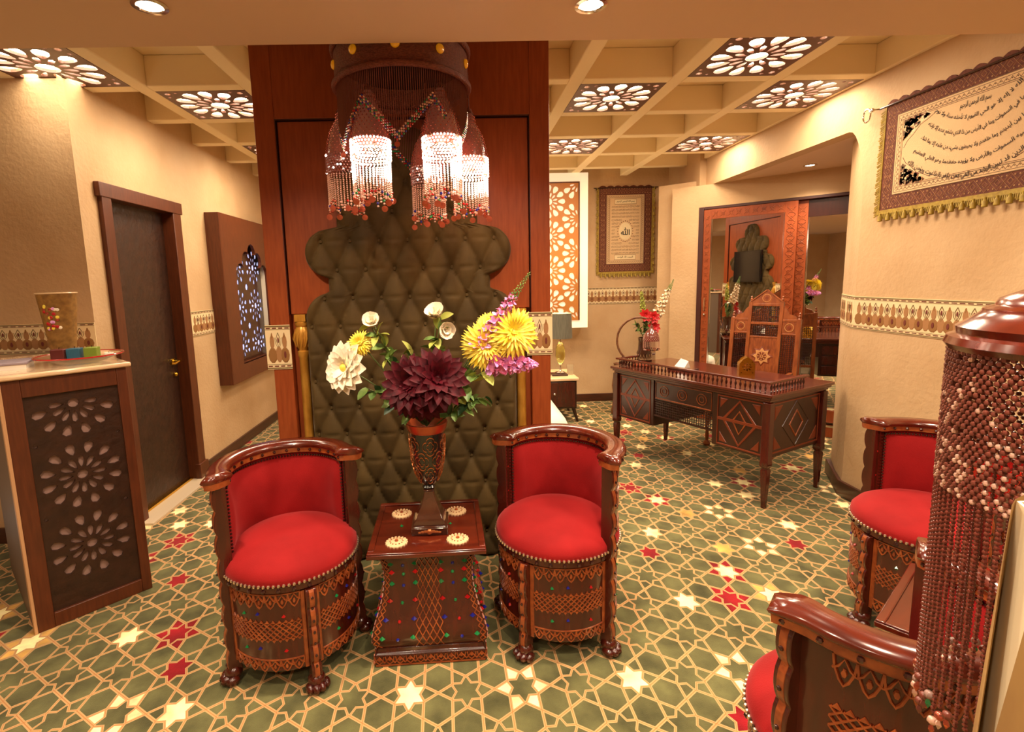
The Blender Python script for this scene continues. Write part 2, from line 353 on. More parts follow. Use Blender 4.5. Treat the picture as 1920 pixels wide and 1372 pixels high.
ZC = 2.82; XL = -2.24; XR = 2.70; YB = 6.45
Q, S = .647, .554
cols = [-3.80, -3.154, -2.507, -1.86, -1.213, -.47, .177, .824, 1.471, 2.118]
rows = [2.153+Q*j for j in range(7)]
LAMPS = [(-1.86, 1), (-2.507, 0), (-1.86, 3), (1.471, 0), (.824, 1), (2.118, 1), (.824, 3), (2.118, 3)]
cb = MB(); cb.box(-4, 3.2, 2.0, 6.6, 3.0, 3.05)
xs = [-4.2]+[c for x in cols for c in (x, x+S)]+[3.2]
for i in range(0, len(xs), 2): cb.box(xs[i], xs[i+1], 2.05, 6.6, ZC, 3.0)
ys = [2.0]+[c for y in rows for c in (y, y+S)]
for i in range(0, len(ys)-1, 2):
    y1 = ys[i+1] if i+1 < len(ys) else 6.6
    for x in cols: cb.box(x-.001, x+S+.001, max(2.05, ys[i]), y1, ZC, 3.0)
struct('ceiling', cb, 'ceil', bev=.006)
sb = MB(); sb.box(-4.2, 3.2, -1.6, 2.09, 2.5, 2.62)
struct('trim_1', sb, 'soff')
fb = MB(); fb.box(-4.2, 3.2, 2.03, 2.09, 2.62, 3.0); struct('trim_2', fb, 'soff')
# walls
w = MB(); w.box(XL-.2, XL, 3.2, 3.36, 0, 3.0); w.box(XL-.2, XL, 4.26, 6.6, 0, 3.0); w.box(XL-.2, XL, 3.36, 4.26, 2.26, 3.0); struct('wall_left', w, 'wall')
w = MB(); w.box(-4.2, XL-.2, 3.2, 3.4, 0, 3.0); struct('wall_reception', w, 'wall')
w = MB(); w.box(-4.2, -4.0, -1.6, 3.2, 0, 3.0); struct('wall_far_left', w, 'wall')
w = MB(); w.box(XL-.2, 2.7, YB, YB+.15, 0, 3.0); struct('wall_back', w, 'wall')
w = MB(); w.box(2.63, 2.85, 5.62, YB, 0, 3.0); struct('wall_pier', w, 'wall')
w = MB(); w.prism([(XR, -1.6), (XR, 3.42), (2.80, 3.62), (2.93, 3.84), (4.6, 3.84), (4.6, -1.6)], 0, 3.0); struct('wall_right', w, 'wall', smooth=0)
w = MB(); w.box(XR, XR+.12, 3.42, 5.62, 2.53, 3.0); struct('wall_header', w, 'wall')
w = MB(); w.box(XR+.12, 5.2, 3.42, 6.4, 2.53, 2.6); struct('trim_3', w, 'soff')
# arched cheek where the header meets the column
ck = MB(); ck.prism([(3.42, 2.53)]+[(3.42+.16*(1-sin(t)), 2.53-.55*(1-cos(t))) for t in [i*pi/16 for i in range(9)]], XR, XR+.1, T=Matrix(((0, 0, 1, 0), (1, 0, 0, 0), (0, 1, 0, 0), (0, 0, 0, 1))))
struct('trim_4', ck, 'wall')
b = MB(); b.box(XL, XL+.02, 4.30, YB, 0, .10); struct('baseboard_left', b, 'skirt', bev=.004)
b = MB(); b.box(XL, 2.63, YB-.02, YB, 0, .10); b.box(2.61, 2.63, 5.6, YB-.02, 0, .1); struct('baseboard_back', b, 'skirt', bev=.004)
b = MB(); b.prism([(XR-.025, -1.6), (XR-.025, 3.43), (2.90, 3.86), (2.93, 3.84), (2.80, 3.62), (XR, 3.42), (XR, -1.6)], 0, .11); struct('baseboard_right', b, 'skirt', bev=.004)
b = MB(); b.box(-4, XL-.01, 3.18, 3.2, 0, .10); struct('baseboard_reception', b, 'skirt')

w = MB(); w.box(-4.2, 4.6, -1.9, -1.6, 0, 3.0); struct('wall_behind', w, 'wall')
# wallpaper border: cream strip with stamped medallions
def border(name, pts, z0, z1, closed=False, rep=.092, kind='structure', parent=None):
    mb = MB(); H = z1-z0
    for (ax, ay), (bx, by) in zip(pts, pts[1:]):
        L = hypot(bx-ax, by-ay); ux, uy = (bx-ax)/L, (by-ay)/L; nx, ny = uy, -ux   # normal to the right of travel
        f = lambda u, v, h: (ax+ux*u+nx*(h+.004), ay+uy*u+ny*(h+.004), z0+v*H)
        mb.add([f(0, 0, 0), f(L, 0, 0), f(L, 1, 0), f(0, 1, 0), f(0, 0, -.004), f(L, 0, -.004), f(L, 1, -.004), f(0, 1, -.004)],
               [(0, 1, 2, 3), (3, 2, 6, 7), (1, 0, 4, 5), (0, 3, 7, 4), (2, 1, 5, 6)], 0)
        R = lambda u0, u1, v0, v1, mi: mb.add([f(u0, v0, .0012), f(u1, v0, .0012), f(u1, v1, .0012), f(u0, v1, .0012)], [(0, 1, 2, 3)], mi)
        R(0, L, .955, .985, 1); R(0, L, .895, .905, 1); R(0, L, .015, .04, 1); R(0, L, .105, .115, 1)
        n = max(1, round(L/rep)); d = L/n
        for i in range(n):
            u = (i+.5)*d
            for j in range(2): R(u+(j-.5)*d/2-d*.17, u+(j-.5)*d/2+d*.17, .918, .942, 2); R(u+(j-.5)*d/2-d*.17, u+(j-.5)*d/2+d*.17, .06, .085, 2)
            def E(cu, cv, ru, rv, mi, n=10, h=.002, pw=1):
                mb.patch([(cu+ru*cos(2*pi*k/n), cv+rv*sin(2*pi*k/n)) for k in range(n)], h, f, mi)
            E(u, .32, d*.36, .18, 3)
            if i: E(u-d*.5*.98, .34, d*.26, .19, 5, h=.0015); E(u, .33, d*.10, .09, 2, h=.004)
            E(u, .62, d*.19, .16, 5); E(u, .76, d*.06, .07, 3, h=.0025)
            c = u+d*.5 if i < n-1 else u-d*.5+.0001
            cc = (i)*d+ (0 if i else .001)
            if i:
                mb.strip([(cc, .83), (cc-d*.16, .70), (cc-d*.09, .60), (cc, .50), (cc+d*.09, .60), (cc+d*.16, .70), (cc, .83)], d*.045, .002, f, 4)
                E(cc, .66, d*.07, .07, 2, 8); mb.strip([(cc-d*.28, .72), (cc-d*.2, .58), (cc, .44), (cc+d*.2, .58), (cc+d*.28, .72)], d*.03, .002, f, 4)
    return P(name, mb, ['bcre', 'bpat', 'bmar', 'bgold', 'bpat', 'btan'], smooth=0, kind=kind if not parent else None, parent=parent)
border('trim_5', [(-4.0, 3.2), (XL, 3.2)], 1.22, 1.405)
border('trim_6', [(XL, 4.33), (XL, 4.74)][::1], 1.19, 1.40)
border('trim_7', [(1.55, YB), (2.62, YB)], 1.25, 1.46)
border('trim_8', [(2.93, 3.84), (2.80, 3.62), (XR, 3.42), (XR, 1.5)], 1.20, 1.42)
border('trim_9', [(XL, 6.05), (XL, YB)], 1.19, 1.40)

# ceiling rosette lamps
def pl(outer, holes, depth): return bez_mesh([outer]+holes, depth)
sq = [(-S/2, -S/2), (S/2, -S/2), (S/2, S/2), (-S/2, S/2)]
holes = rosette(0, 0, S*.5, 12)
for sx_ in (-1, 1):
    for sy_ in (-1, 1): holes += [circ(sx_*S*.41, sy_*S*.41, .018, 8), circ(sx_*S*.44, sy_*S*.31, .011, 8), circ(sx_*S*.31, sy_*S*.44, .011, 8)]
vs, fs = pl(sq, holes, .016); plate = MB().add(vs, fs)
diff = MB().box(-S/2+.004, S/2-.004, -S/2+.004, S/2-.004, .05, .056)
lroot = None
desc = {(-1.86, 1): 'square fretwork ceiling light just left of the wooden partition', (-2.507, 0): 'square fretwork ceiling light over the left room corner, cut by the frame',
        (-1.86, 3): 'sliver of a far fretwork ceiling light behind the partition, left side', (1.471, 0): 'nearest right-hand fretwork ceiling light, cut off by the soffit',
        (.824, 1): 'square fretwork ceiling light right beside the top of the partition', (2.118, 1): 'square fretwork ceiling light over the bright right wall header',
        (.824, 3): 'far fretwork ceiling light above the tall lattice lightbox', (2.118, 3): 'far right fretwork ceiling light near the small tapestry and pier'}
for (x, j) in LAMPS:
    loc = (x+S/2, 2.80+Q*j+S/2, ZC+.008)
    lamp('AREA', (loc[0], loc[1], ZC-.004), 2 if x < -2 else 9 if x > 2 else 15, .45, name='ceiling_light_glow')
    if lroot is None:
        lroot = thing('ceiling_light', loc, desc[(x, j)], 'ceiling light', 'fretwork ceiling lights')
        P('fretwork_panel', plate, 'lplate', lroot, smooth=0); P('diffuser', diff, 'bulb', lroot, smooth=0)
    else: dup(lroot, loc, None, desc[(x, j)])
# downlights
dl = None
for (x, y, z, lab) in [(-.96, 1.80, 2.5, 'round recessed downlight in the near soffit, left of the partition'), (.47, 1.83, 2.5, 'round recessed downlight in the near soffit, above the partition right edge'), (3.15, 4.62, 2.53, 'small recessed downlight in the niche above the mirror wardrobe')]:
    if dl is None:
        dl = thing('downlight', (x, y, z), lab, 'downlight', 'recessed downlights')
        P('trim_ring', MB().lathe([(.052, 0), (.054, -.006), (.040, -.008), (.036, 0)], 28, cap=False), 'chrome', dl)
        P('lens', MB().lathe([(.0001, -.003), (.038, -.003)], 24, cap=False), 'disk', dl)
    else: dup(dl, (x, y, z), None, lab)

# door 1 on the left wall
d = MB(); d.box(XL-.10, XL-.06, 3.42, 4.20, .02, 2.2); dr = struct('door_1', d, 'door')
f = MB()
for y0, y1 in ((3.36, 3.45), (4.17, 4.28)): f.box(XL-.18, XL+.03, y0, y1, 0, 2.27)
f.box(XL-.18, XL+.035, 3.34, 4.30, 2.18, 2.27); f.box(XL, XL+.045, 4.16, 4.30, 0, .14)
P('door_frame', f, 'doorf', dr, bev=.004)
h = MB(); h.lathe([(.026, 0), (.026, .008), (.012, .012), (.012, .05)], 16, T=Matrix.Translation((XL-.06, 4.11, 1.02)) @ Matrix.Rotation(pi/2, 4, 'Y'))
h.tube([(XL-.012, 4.12, 1.02), (XL-.005, 4.08, 1.022), (XL-.008, 4.03, 1.012), (XL-.012, 3.99, 1.02)], [.011, .012, .010, .012], 8); h.ball((XL-.05, 4.11, .915), .018, 10, 6)
P('door_handle', h, 'brass', dr)
t = MB(); t.box(XL-.1, XL+.11, 3.36, 4.22, 0, .014); struct('trim_10', t, 'thresh')
t = MB(); t.box(XL-.06, XL-.03, 3.4, 4.2, .014, .03); struct('trim_11', t, 'brass')

# ------------------------------------------------------------------ partition with tufted panel
PX0, PX1, PY = -1.035, .505, 2.82
CXP = -.265
pt = thing('partition_panel', (CXP, PY, 0), 'tall brown wood partition with olive buttoned cloud-shaped cushion, in the middle of the room', 'partition')
hw = (PX1-PX0)/2
b = MB(); b.box(-hw, hw, .055, .11, 0, ZC)
P('core_board', b, 'panel', pt)
def half(s):
    sgn = 1 if s == 'f' else -1
    T = Matrix.Identity(4) if s == 'f' else Matrix.Translation((0, .165, 0)) @ Matrix.Rotation(pi, 4, 'Z')
    b = MB(); b.box(-hw, -hw+.105, 0, .055, 0, ZC, T=T); b.box(hw-.105, hw, 0, .055, 0, ZC, T=T); b.box(-hw+.105, hw-.105, 0, .055, 2.455, ZC, T=T)
    P('frame', b, 'panel', pt, bev=.003)
    b = MB()
    for x in (-hw+.102, hw-.108): b.box(x, x+.006, .002, .03, 1.44, 2.455, T=T)
    b.box(-hw+.105, hw-.105, .002, .03, 2.45, 2.456, T=T); P('groove', b, 'pdark', pt)
    b = MB(); b.box(-hw+.112, hw-.112, .018, .054, 1.44, 2.446, T=T); P('recessed_board', b, 'panel', pt, bev=.003)
    # tufted cushion
    def xe(z):
        def lobe(cx, cz, r): return cx+sqrt(max(0, r*r-(z-cz)**2))
        if z < 1.41: return .575
        if z < 1.552: return lobe(.43, 1.407, .145)
        if z < 1.635: return .44
        if z < 1.889: return max(.40, lobe(.43, 1.762, .127))
        if z < 1.955: return .378
        if z < 2.19: return max(.20, lobe(.29, 2.07, .121))
        return max(.001, lobe(0, 2.24, .17)) if z < 2.41 else .001
    NZ, NX = 240, 104; zt = 2.408; vs = []; fs = []
    dx, dz = .155, .152
    for j in range(NZ+1):
        z = .012+(zt-.012)*j/NZ; e = xe(z)
        for i in range(NX+1):
            x = -e+2*e*i/NX
            p = (x/dx+z/(2*dz)); q = (z/(2*dz)-x/dx)
            hgt = (abs(sin(pi*p))*abs(sin(pi*q)))**.42
            bd = min((abs(p-round(p)))**2+(abs(q-round(q)))**2, 1); hgt = hgt-.6*math.exp(-bd/.012)-.22*math.exp(-((z/dz-round(z/dz))/.06)**2)*min(1, 4*bd)
            ed = min(e-abs(x), zt-z, z-.0); edg = sqrt(max(0, 1-(1-min(ed/.035, 1))**2))
            vs.append((x, .010-edg*(.020+.034*hgt), z))
    for j in range(NZ):
        for i in range(NX): a = j*(NX+1)+i; fs.append((a, a+1, a+NX+2, a+NX+1))
    # side skirt back to board
    n0 = len(vs); B = [(j*(NX+1)) for j in range(NZ+1)]
    for side in (0, NX):
        st = len(vs)
        for j in range(NZ+1): x, y, z = vs[j*(NX+1)+side]; vs.append((x, .056, z))
        for j in range(NZ): a = j*(NX+1)+side; fs.append((a, a+NX+1, st+j+1, st+j) if side == 0 else (a+NX+1, a, st+j, st+j+1))
    cu = P('tufted_cushion', MB().add(vs, fs, 0, T), 'olive', pt, smooth=180)
    bt = MB()
    for jj in range(0, 17):
        for ii in range(-5, 6):
            x = (ii+.5*(jj % 2))*dx; z = jj*dz
            if .05 < z < zt-.05 and abs(x) < xe(z)-.03: bt.ball((x, -.004, z), .011, 8, 4, sc=(1, .6, 1), T=T)
    P('button', bt, 'olive', cu)
    for s_ in (-1, 1):
        g = MB(); g.lathe([(.034, 0), (.034, .05), (.027, .06), (.026, 1.20), (.032, 1.21), (.032, 1.235), (.024, 1.24), (.034, 1.27), (.044, 1.30), (.040, 1.35), (.030, 1.37), (.036, 1.38), (.036, 1.395), (.028, 1.40)], 20, c=(s_*.605, .02, 0), T=T)
        g.box(s_*.605-.03, s_*.605+.03, -.01, .05, 1.40, 1.438, T=T)
        for a in range(12):
            g.tube([(s_*.605+.036*cos(a*pi/6), .02+.036*sin(a*pi/6), 1.26), (s_*.605+.049*cos(a*pi/6+.2), .02+.049*sin(a*pi/6+.2), 1.305), (s_*.605+.036*cos(a*pi/6+.4), .02+.036*sin(a*pi/6+.4), 1.355)], [.004, .006, .003], 5, T=T)
        P('gilt_column', g, 'goldd', pt)
half('f'); half('b')
for (xa, xb, za, zb) in [(-1.065, -.93, 1.14, 1.385), (.372, .515, 1.175, 1.415)]:
    o = border('border_tile', [(xa, PY), (xb, PY)], za, zb, rep=.062, kind=None, parent=pt); o.matrix_parent_inverse = Matrix.Translation((-CXP, -PY, 0))
for (xa, xb) in [(.52, .372), (-.93, -1.05)]:
    o = border('border_tile', [(xa, PY+.165), (xb, PY+.165)], 1.175, 1.415, rep=.062, kind=None, parent=pt); o.matrix_parent_inverse = Matrix.Translation((-CXP, -PY, 0))
tvt = thing('television', (CXP+.02, PY+.165, 1.72), 'black flat television on the back of the partition, seen in the mirror', 'television')
P('screen', MB().box(-.34, .34, .086, .090, -.26, .22), 'tv', tvt); P('casing', MB().box(-.36, .36, .06, .085, -.28, .24).box(-.12, .12, .04, .06, -.1, .1), 'black', tvt)

# ------------------------------------------------------------------ tub chairs
def drum_band(mb, r, z0, z1, a0, a1, kind, mi=0):
    f = lambda u, v, h: ((r+h)*cos(a0+u*(a1-a0)), (r+h)*sin(a0+u*(a1-a0)), z0+v*(z1-z0))
    L = abs(a1-a0)*r; H = z1-z0; 
    if kind == 'lattice':
        n = max(3, round(L/.024)); d = 1/n; m = 3
        for i in range(-m, n+1):
            for s in (0, 1):
                pts = []
                for k in range(m*2+1):
                    u = (i+k/2)*d
                    if 0 <= u <= 1: pts.append((u, (k/(2*m)) if s == 0 else 1-k/(2*m)))
                if len(pts) > 1:
                    sc = lambda u, v, h: f(u, v/H*1.0, h)
                    mb.strip([(u*L, v*H) for u, v in pts], .0042, .005, lambda u, v, h: f(u/L, v/H, h), mi)
        for i in range(n):
            for v0, s in ((0, -1), (1, 1)):
                mb.patch([((i+.15)*d*L, v0*H), ((i+.5)*d*L, v0*H+s*.012), ((i+.85)*d*L, v0*H)], .005, lambda u, v, h: f(u/L, v/H, h), mi)
    if kind == 'arch':
        n = max(2, round(L/.042)); d = L/n; g = lambda u, v, h: f(u/L, v/H, h)
        for i in range(n):
            u = (i+.5)*d
            mb.strip([(u-d*.5, H*.95), (u-d*.42, H*.55), (u-d*.2, H*.2), (u, H*.05), (u+d*.2, H*.2), (u+d*.42, H*.55), (u+d*.5, H*.95)], .006, .005, g, mi)
            mb.strip([(u-d*.5, H*.5), (u-d*.25, H*.62), (u, H*.92), (u+d*.25, H*.62), (u+d*.5, H*.5)], .005, .006, g, mi)
            mb.patch([(u+.006*cos(t), H*.45+.010*sin(t)) for t in [k*pi/3 for k in range(6)]], .006, g, mi)
        mb.strip([(k*L/10, H*.97) for k in range(11)], .006, .004, g, mi)
def tub_chair(loc, face, label):
    # local frame: the chair faces +X
    t = thing('tub_chair', loc, label, 'chair', 'red velvet tub chairs', face)
    R = .262
    b = MB(); b.lathe([(.20, .095), (R-.004, .095), (R+.004, .105), (R, .12), (R, .43), (R+.012, .435), (R+.012, .458), (R, .462)], 56)
    P('drum_base', b, 'mahog', t)
    A = radians(97); NA = 40; segs = []
    legA = [0, radians(82), -radians(82), pi]
    o = MB()
    for a0, a1 in [(.14, radians(82)-.12), (-radians(82)+.12, -.14), (radians(82)+.12, pi-.12), (pi+.12, 2*pi-radians(82)-.12)]:
        drum_band(o, R, .365, .425, a0, a1, 'arch'); drum_band(o, R, .235, .305, a0, a1, 'lattice'); drum_band(o, R, .100, .150, a0, a1, 'arch')
        for aa in (a0-.035, a1+.035):
            f = lambda u, v, h: ((R+h)*cos(aa+u), (R+h)*sin(aa+u), v)
            o.strip([(0, .10+k*.325/6) for k in range(7)], .07, .005, f) if False else o.strip([(0, .10+k*.325/6) for k in range(7)], .018/R*1.0, .005, f)
    P('copper_fretwork', o, 'carve', t)
    gm = [MB(), MB(), MB()]
    k = 0
    for a0, a1 in [(.14, radians(82)-.12), (-radians(82)+.12, -.14), (radians(82)+.12, pi-.12), (pi+.12, 2*pi-radians(82)-.12)]:
        for j, z in ((1, .335), (2, .335), (3, .335), (1, .19), (2, .19), (3, .19)):
            aa = a0+(a1-a0)*(j/4+.04*((j+k) % 3-1)); k += 1
            gm[k % 3].octa((R*cos(aa), R*sin(aa), z+.006*((k*7) % 3-1)), .0095)
    for g, n, mm in zip(gm, ('ruby', 'emerald', 'sapphire'), ('beadr', 'beadg', 'beadb')): P(n+'_gem', g, mm, t, smooth=0)
    s = MB(); rr = R+.006
    s.lathe([(rr, .452), (rr+.008, .472), (rr+.006, .492), (rr-.015, .518), (rr-.06, .543), (rr-.14, .560), (.0001, .566)], 56, cap=False)
    P('seat', s, 'velvet', t)
    n = MB()
    for i in range(92): a = 2*pi*i/92; n.ball(((rr+.010)*cos(a), (rr+.010)*sin(a), .466), .0068, 6, 4)
    P('seat_nailheads', n, 'stud', t)
    n = MB()
    for i in range(30): a = 2*pi*i/30; n.ball(((R+.013)*cos(a), (R+.013)*sin(a), .444), .009, 7, 4)
    P('rim_stud', n, 'studd', t)
    # curved back: shell from -A..A around the rear (centre at pi)
    bo = MB(); ri, ro = R-.035, R+.004; n = 44; vs = []; fs = []
    for i in range(n+1):
        a = pi-A+2*A*i/n
        for r, z in ((ro, .45), (ro, .83), (ri+.012, .83), (ri+.012, .45)): vs.append((r*cos(a), r*sin(a), z))
    for i in range(n):
        for q in range(4): a = i*4+q; a2 = i*4+(q+1) % 4; fs.append((a, a2, a2+4, a+4))
    fs += [(0, 3, 2, 1), tuple(n*4+q for q in range(4))]
    bo.add(vs, fs); P('back_shell', bo, 'mahog', t)
    up_ = MB(); vs = []; fs = []; A2 = A-.10
    for i in range(n+1):
        a = pi-A2+2*A2*i/n
        for q in range(7):
            z = .47+(.822-.47)*q/6; bul = .030*sin(pi*min(1, max(0, q/6)))**.6*min(1, sin(pi*i/n)*6)
            vs.append(((ri+.010-bul)*cos(a), (ri+.010-bul)*sin(a), z))
    for i in range(n):
        for q in range(6): a = i*7+q; fs.append((a, a+7, a+8, a+1))
    up_.add(vs, fs); P('upholstered_back', up_, 'velvet', t, smooth=180)
    nn = MB()
    for i in range(58): a = pi-A2+2*A2*i/57; nn.ball(((ri+.002)*cos(a), (ri+.002)*sin(a), .812), .0055, 6, 4)
    for sg in (-1, 1):
        a = pi+sg*(A2+.012)
        for i in range(22): nn.ball(((ri+.004)*cos(a), (ri+.004)*sin(a), .49+.315*i/21), .0055, 6, 4)
    P('back_nailheads', nn, 'studd', t)
    fr = MB()
    for a0, a1 in [(pi-A+.30, pi-.14), (pi+.14, pi+A-.30)]:
        drum_band(fr, ro, .745, .815, a0, a1, 'arch'); drum_band(fr, ro, .50, .56, a0, a1, 'arch'); drum_band(fr, ro, .62, .69, a0, a1, 'lattice')
    P('back_fretwork', fr, 'carve', t)
    # arm rail swept around the back with flared ends
    def sweep(prof, da=0, flare=True):
        vs = []; fs = []; N = 52; m = len(prof)
        for i in range(N+1):
            s_ = -1+2*i/N; a = pi+(A+.13+da)*s_; e = max(0, (abs(s_)-.86)/.14); off = .030*e*e if flare else 0
            wd = 1.0+.35*sin(min(1, e*1.4)*pi*.5); tip = 1 if e < .75 else sqrt(max(0.05, 1-((e-.75)/.25)**2))
            for r, z in prof: rr_ = R-.005+off+r*wd*tip; vs.append((rr_*cos(a), rr_*sin(a), z))
        for i in range(N):
            for q in range(m): a = i*m+q; a2 = i*m+(q+1) % m; fs.append((a, a+m, a2+m, a2))
        fs += [tuple(range(m)), tuple(N*m+q for q in range(m))[::-1]]
        return MB().add(vs, fs)
    P('arm_rail', sweep([(-.040, .868), (-.044, .860), (-.040, .852), (.040, .852), (.044, .860), (.040, .868), (.024, .880), (-.024, .880)]), 'mahogx', t, smooth=60)
    P('carved_frieze', sweep([(-.034, .852), (-.036, .828), (.034, .828), (.036, .852)]), 'carve', t, smooth=60)
    st = MB()
    for i in range(15):
        s_ = (-1+2*i/14)*.93; a = pi+(A+.13)*s_; e = max(0, (abs(s_)-.86)/.14)
        for r in (R-.005+.030*e*e-.037*(1+.3*e), R-.005+.03*e*e+.037*(1+.3*e)): st.ball((r*cos(a), r*sin(a), .840), .0075, 7, 4)
    P('frieze_stud', st, 'studd', t)
    # scalloped uprights with lion-paw feet
    for a in legA:
        top = .43 if a == 0 else .828
        nseg = 5 if a == 0 else 8
        lg = MB(); pts = []; N = 40
        for i in range(N+1):
            u = i/N; z = .04+(top-.04)*u; w_ = .016+.011*abs(sin(pi*(u*nseg)))**.7
            pts.append((R+.008+w_, z))
        poly = [(R-.018, .04)]+pts+[(R-.018, top)]
        T = Matrix.Rotation(a, 4, 'Z') @ Matrix(((1, 0, 0, 0), (0, 0, -1, 0), (0, 1, 0, 0), (0, 0, 0, 1)))
        lg.prism(poly, -.020, .020, T=T)
        for i, (dy, dr) in enumerate([(-.032, .026), (-.011, .040), (.012, .040), (.033, .026)]):
            lg.ball((R+dr, dy, .020), .0175, 9, 6, sc=(1.6, .95, 1.1), T=Matrix.Rotation(a, 4, 'Z'))
        lg.ball((R+.012, 0, .040), .036, 10, 6, sc=(1, 1, .9), T=Matrix.Rotation(a, 4, 'Z'))
        lo = P('leg', lg, 'mahog', t, bev=.002)
        ed = MB(); g = lambda u, v, h: (u+h, v*0+u*0, 0)
        for i in range(N):
            (r0, z0), (r1, z1) = pts[i], pts[i+1]
            ed.add([(r0+.0015, -.009, z0), (r0+.0015, .009, z0), (r1+.0015, .009, z1), (r1+.0015, -.009, z1), (r0-.003, -.011, z0), (r0-.003, .011, z0), (r1-.003, .011, z1), (r1-.003, -.011, z1)],
                   [(0, 1, 2, 3), (4, 0, 3, 7), (1, 5, 6, 2)], T=Matrix.Rotation(a, 4, 'Z'))
        P('copper_strip', ed, 'carve', lo, smooth=60)
        sd = MB()
        for i in range(2, N, 5): sd.ball((pts[i][0]+.003, 0, pts[i][1]), .006, 6, 4, T=Matrix.Rotation(a, 4, 'Z'))
        P('leg_stud', sd, 'studd', lo)
    if True:
        gs = MB()
        for sg in (-1, 1):
            for z in (.60, .72): gs.ball(((R-.012)*cos(pi+sg*A), (R-.012)*sin(pi+sg*A), z), .008, 8, 5)
        P('ruby_cabochon', gs, 'beadr', t)
    return t
chA = tub_chair((-.755, 2.10, 0), radians(301), 'red velvet tub chair left of the jewelled square side table')
chB = dup(chA, (.415, 2.19, 0), radians(230), 'red velvet tub chair right of the jewelled square side table')
chC = dup(chA, (2.06, 2.10, 0), radians(183), 'red velvet tub chair against the right wall, half hidden by the beaded lamp')
chD = dup(chA, (.985, 1.09, 0), radians(112), 'red velvet tub chair at the bottom edge, seen from behind its rail')

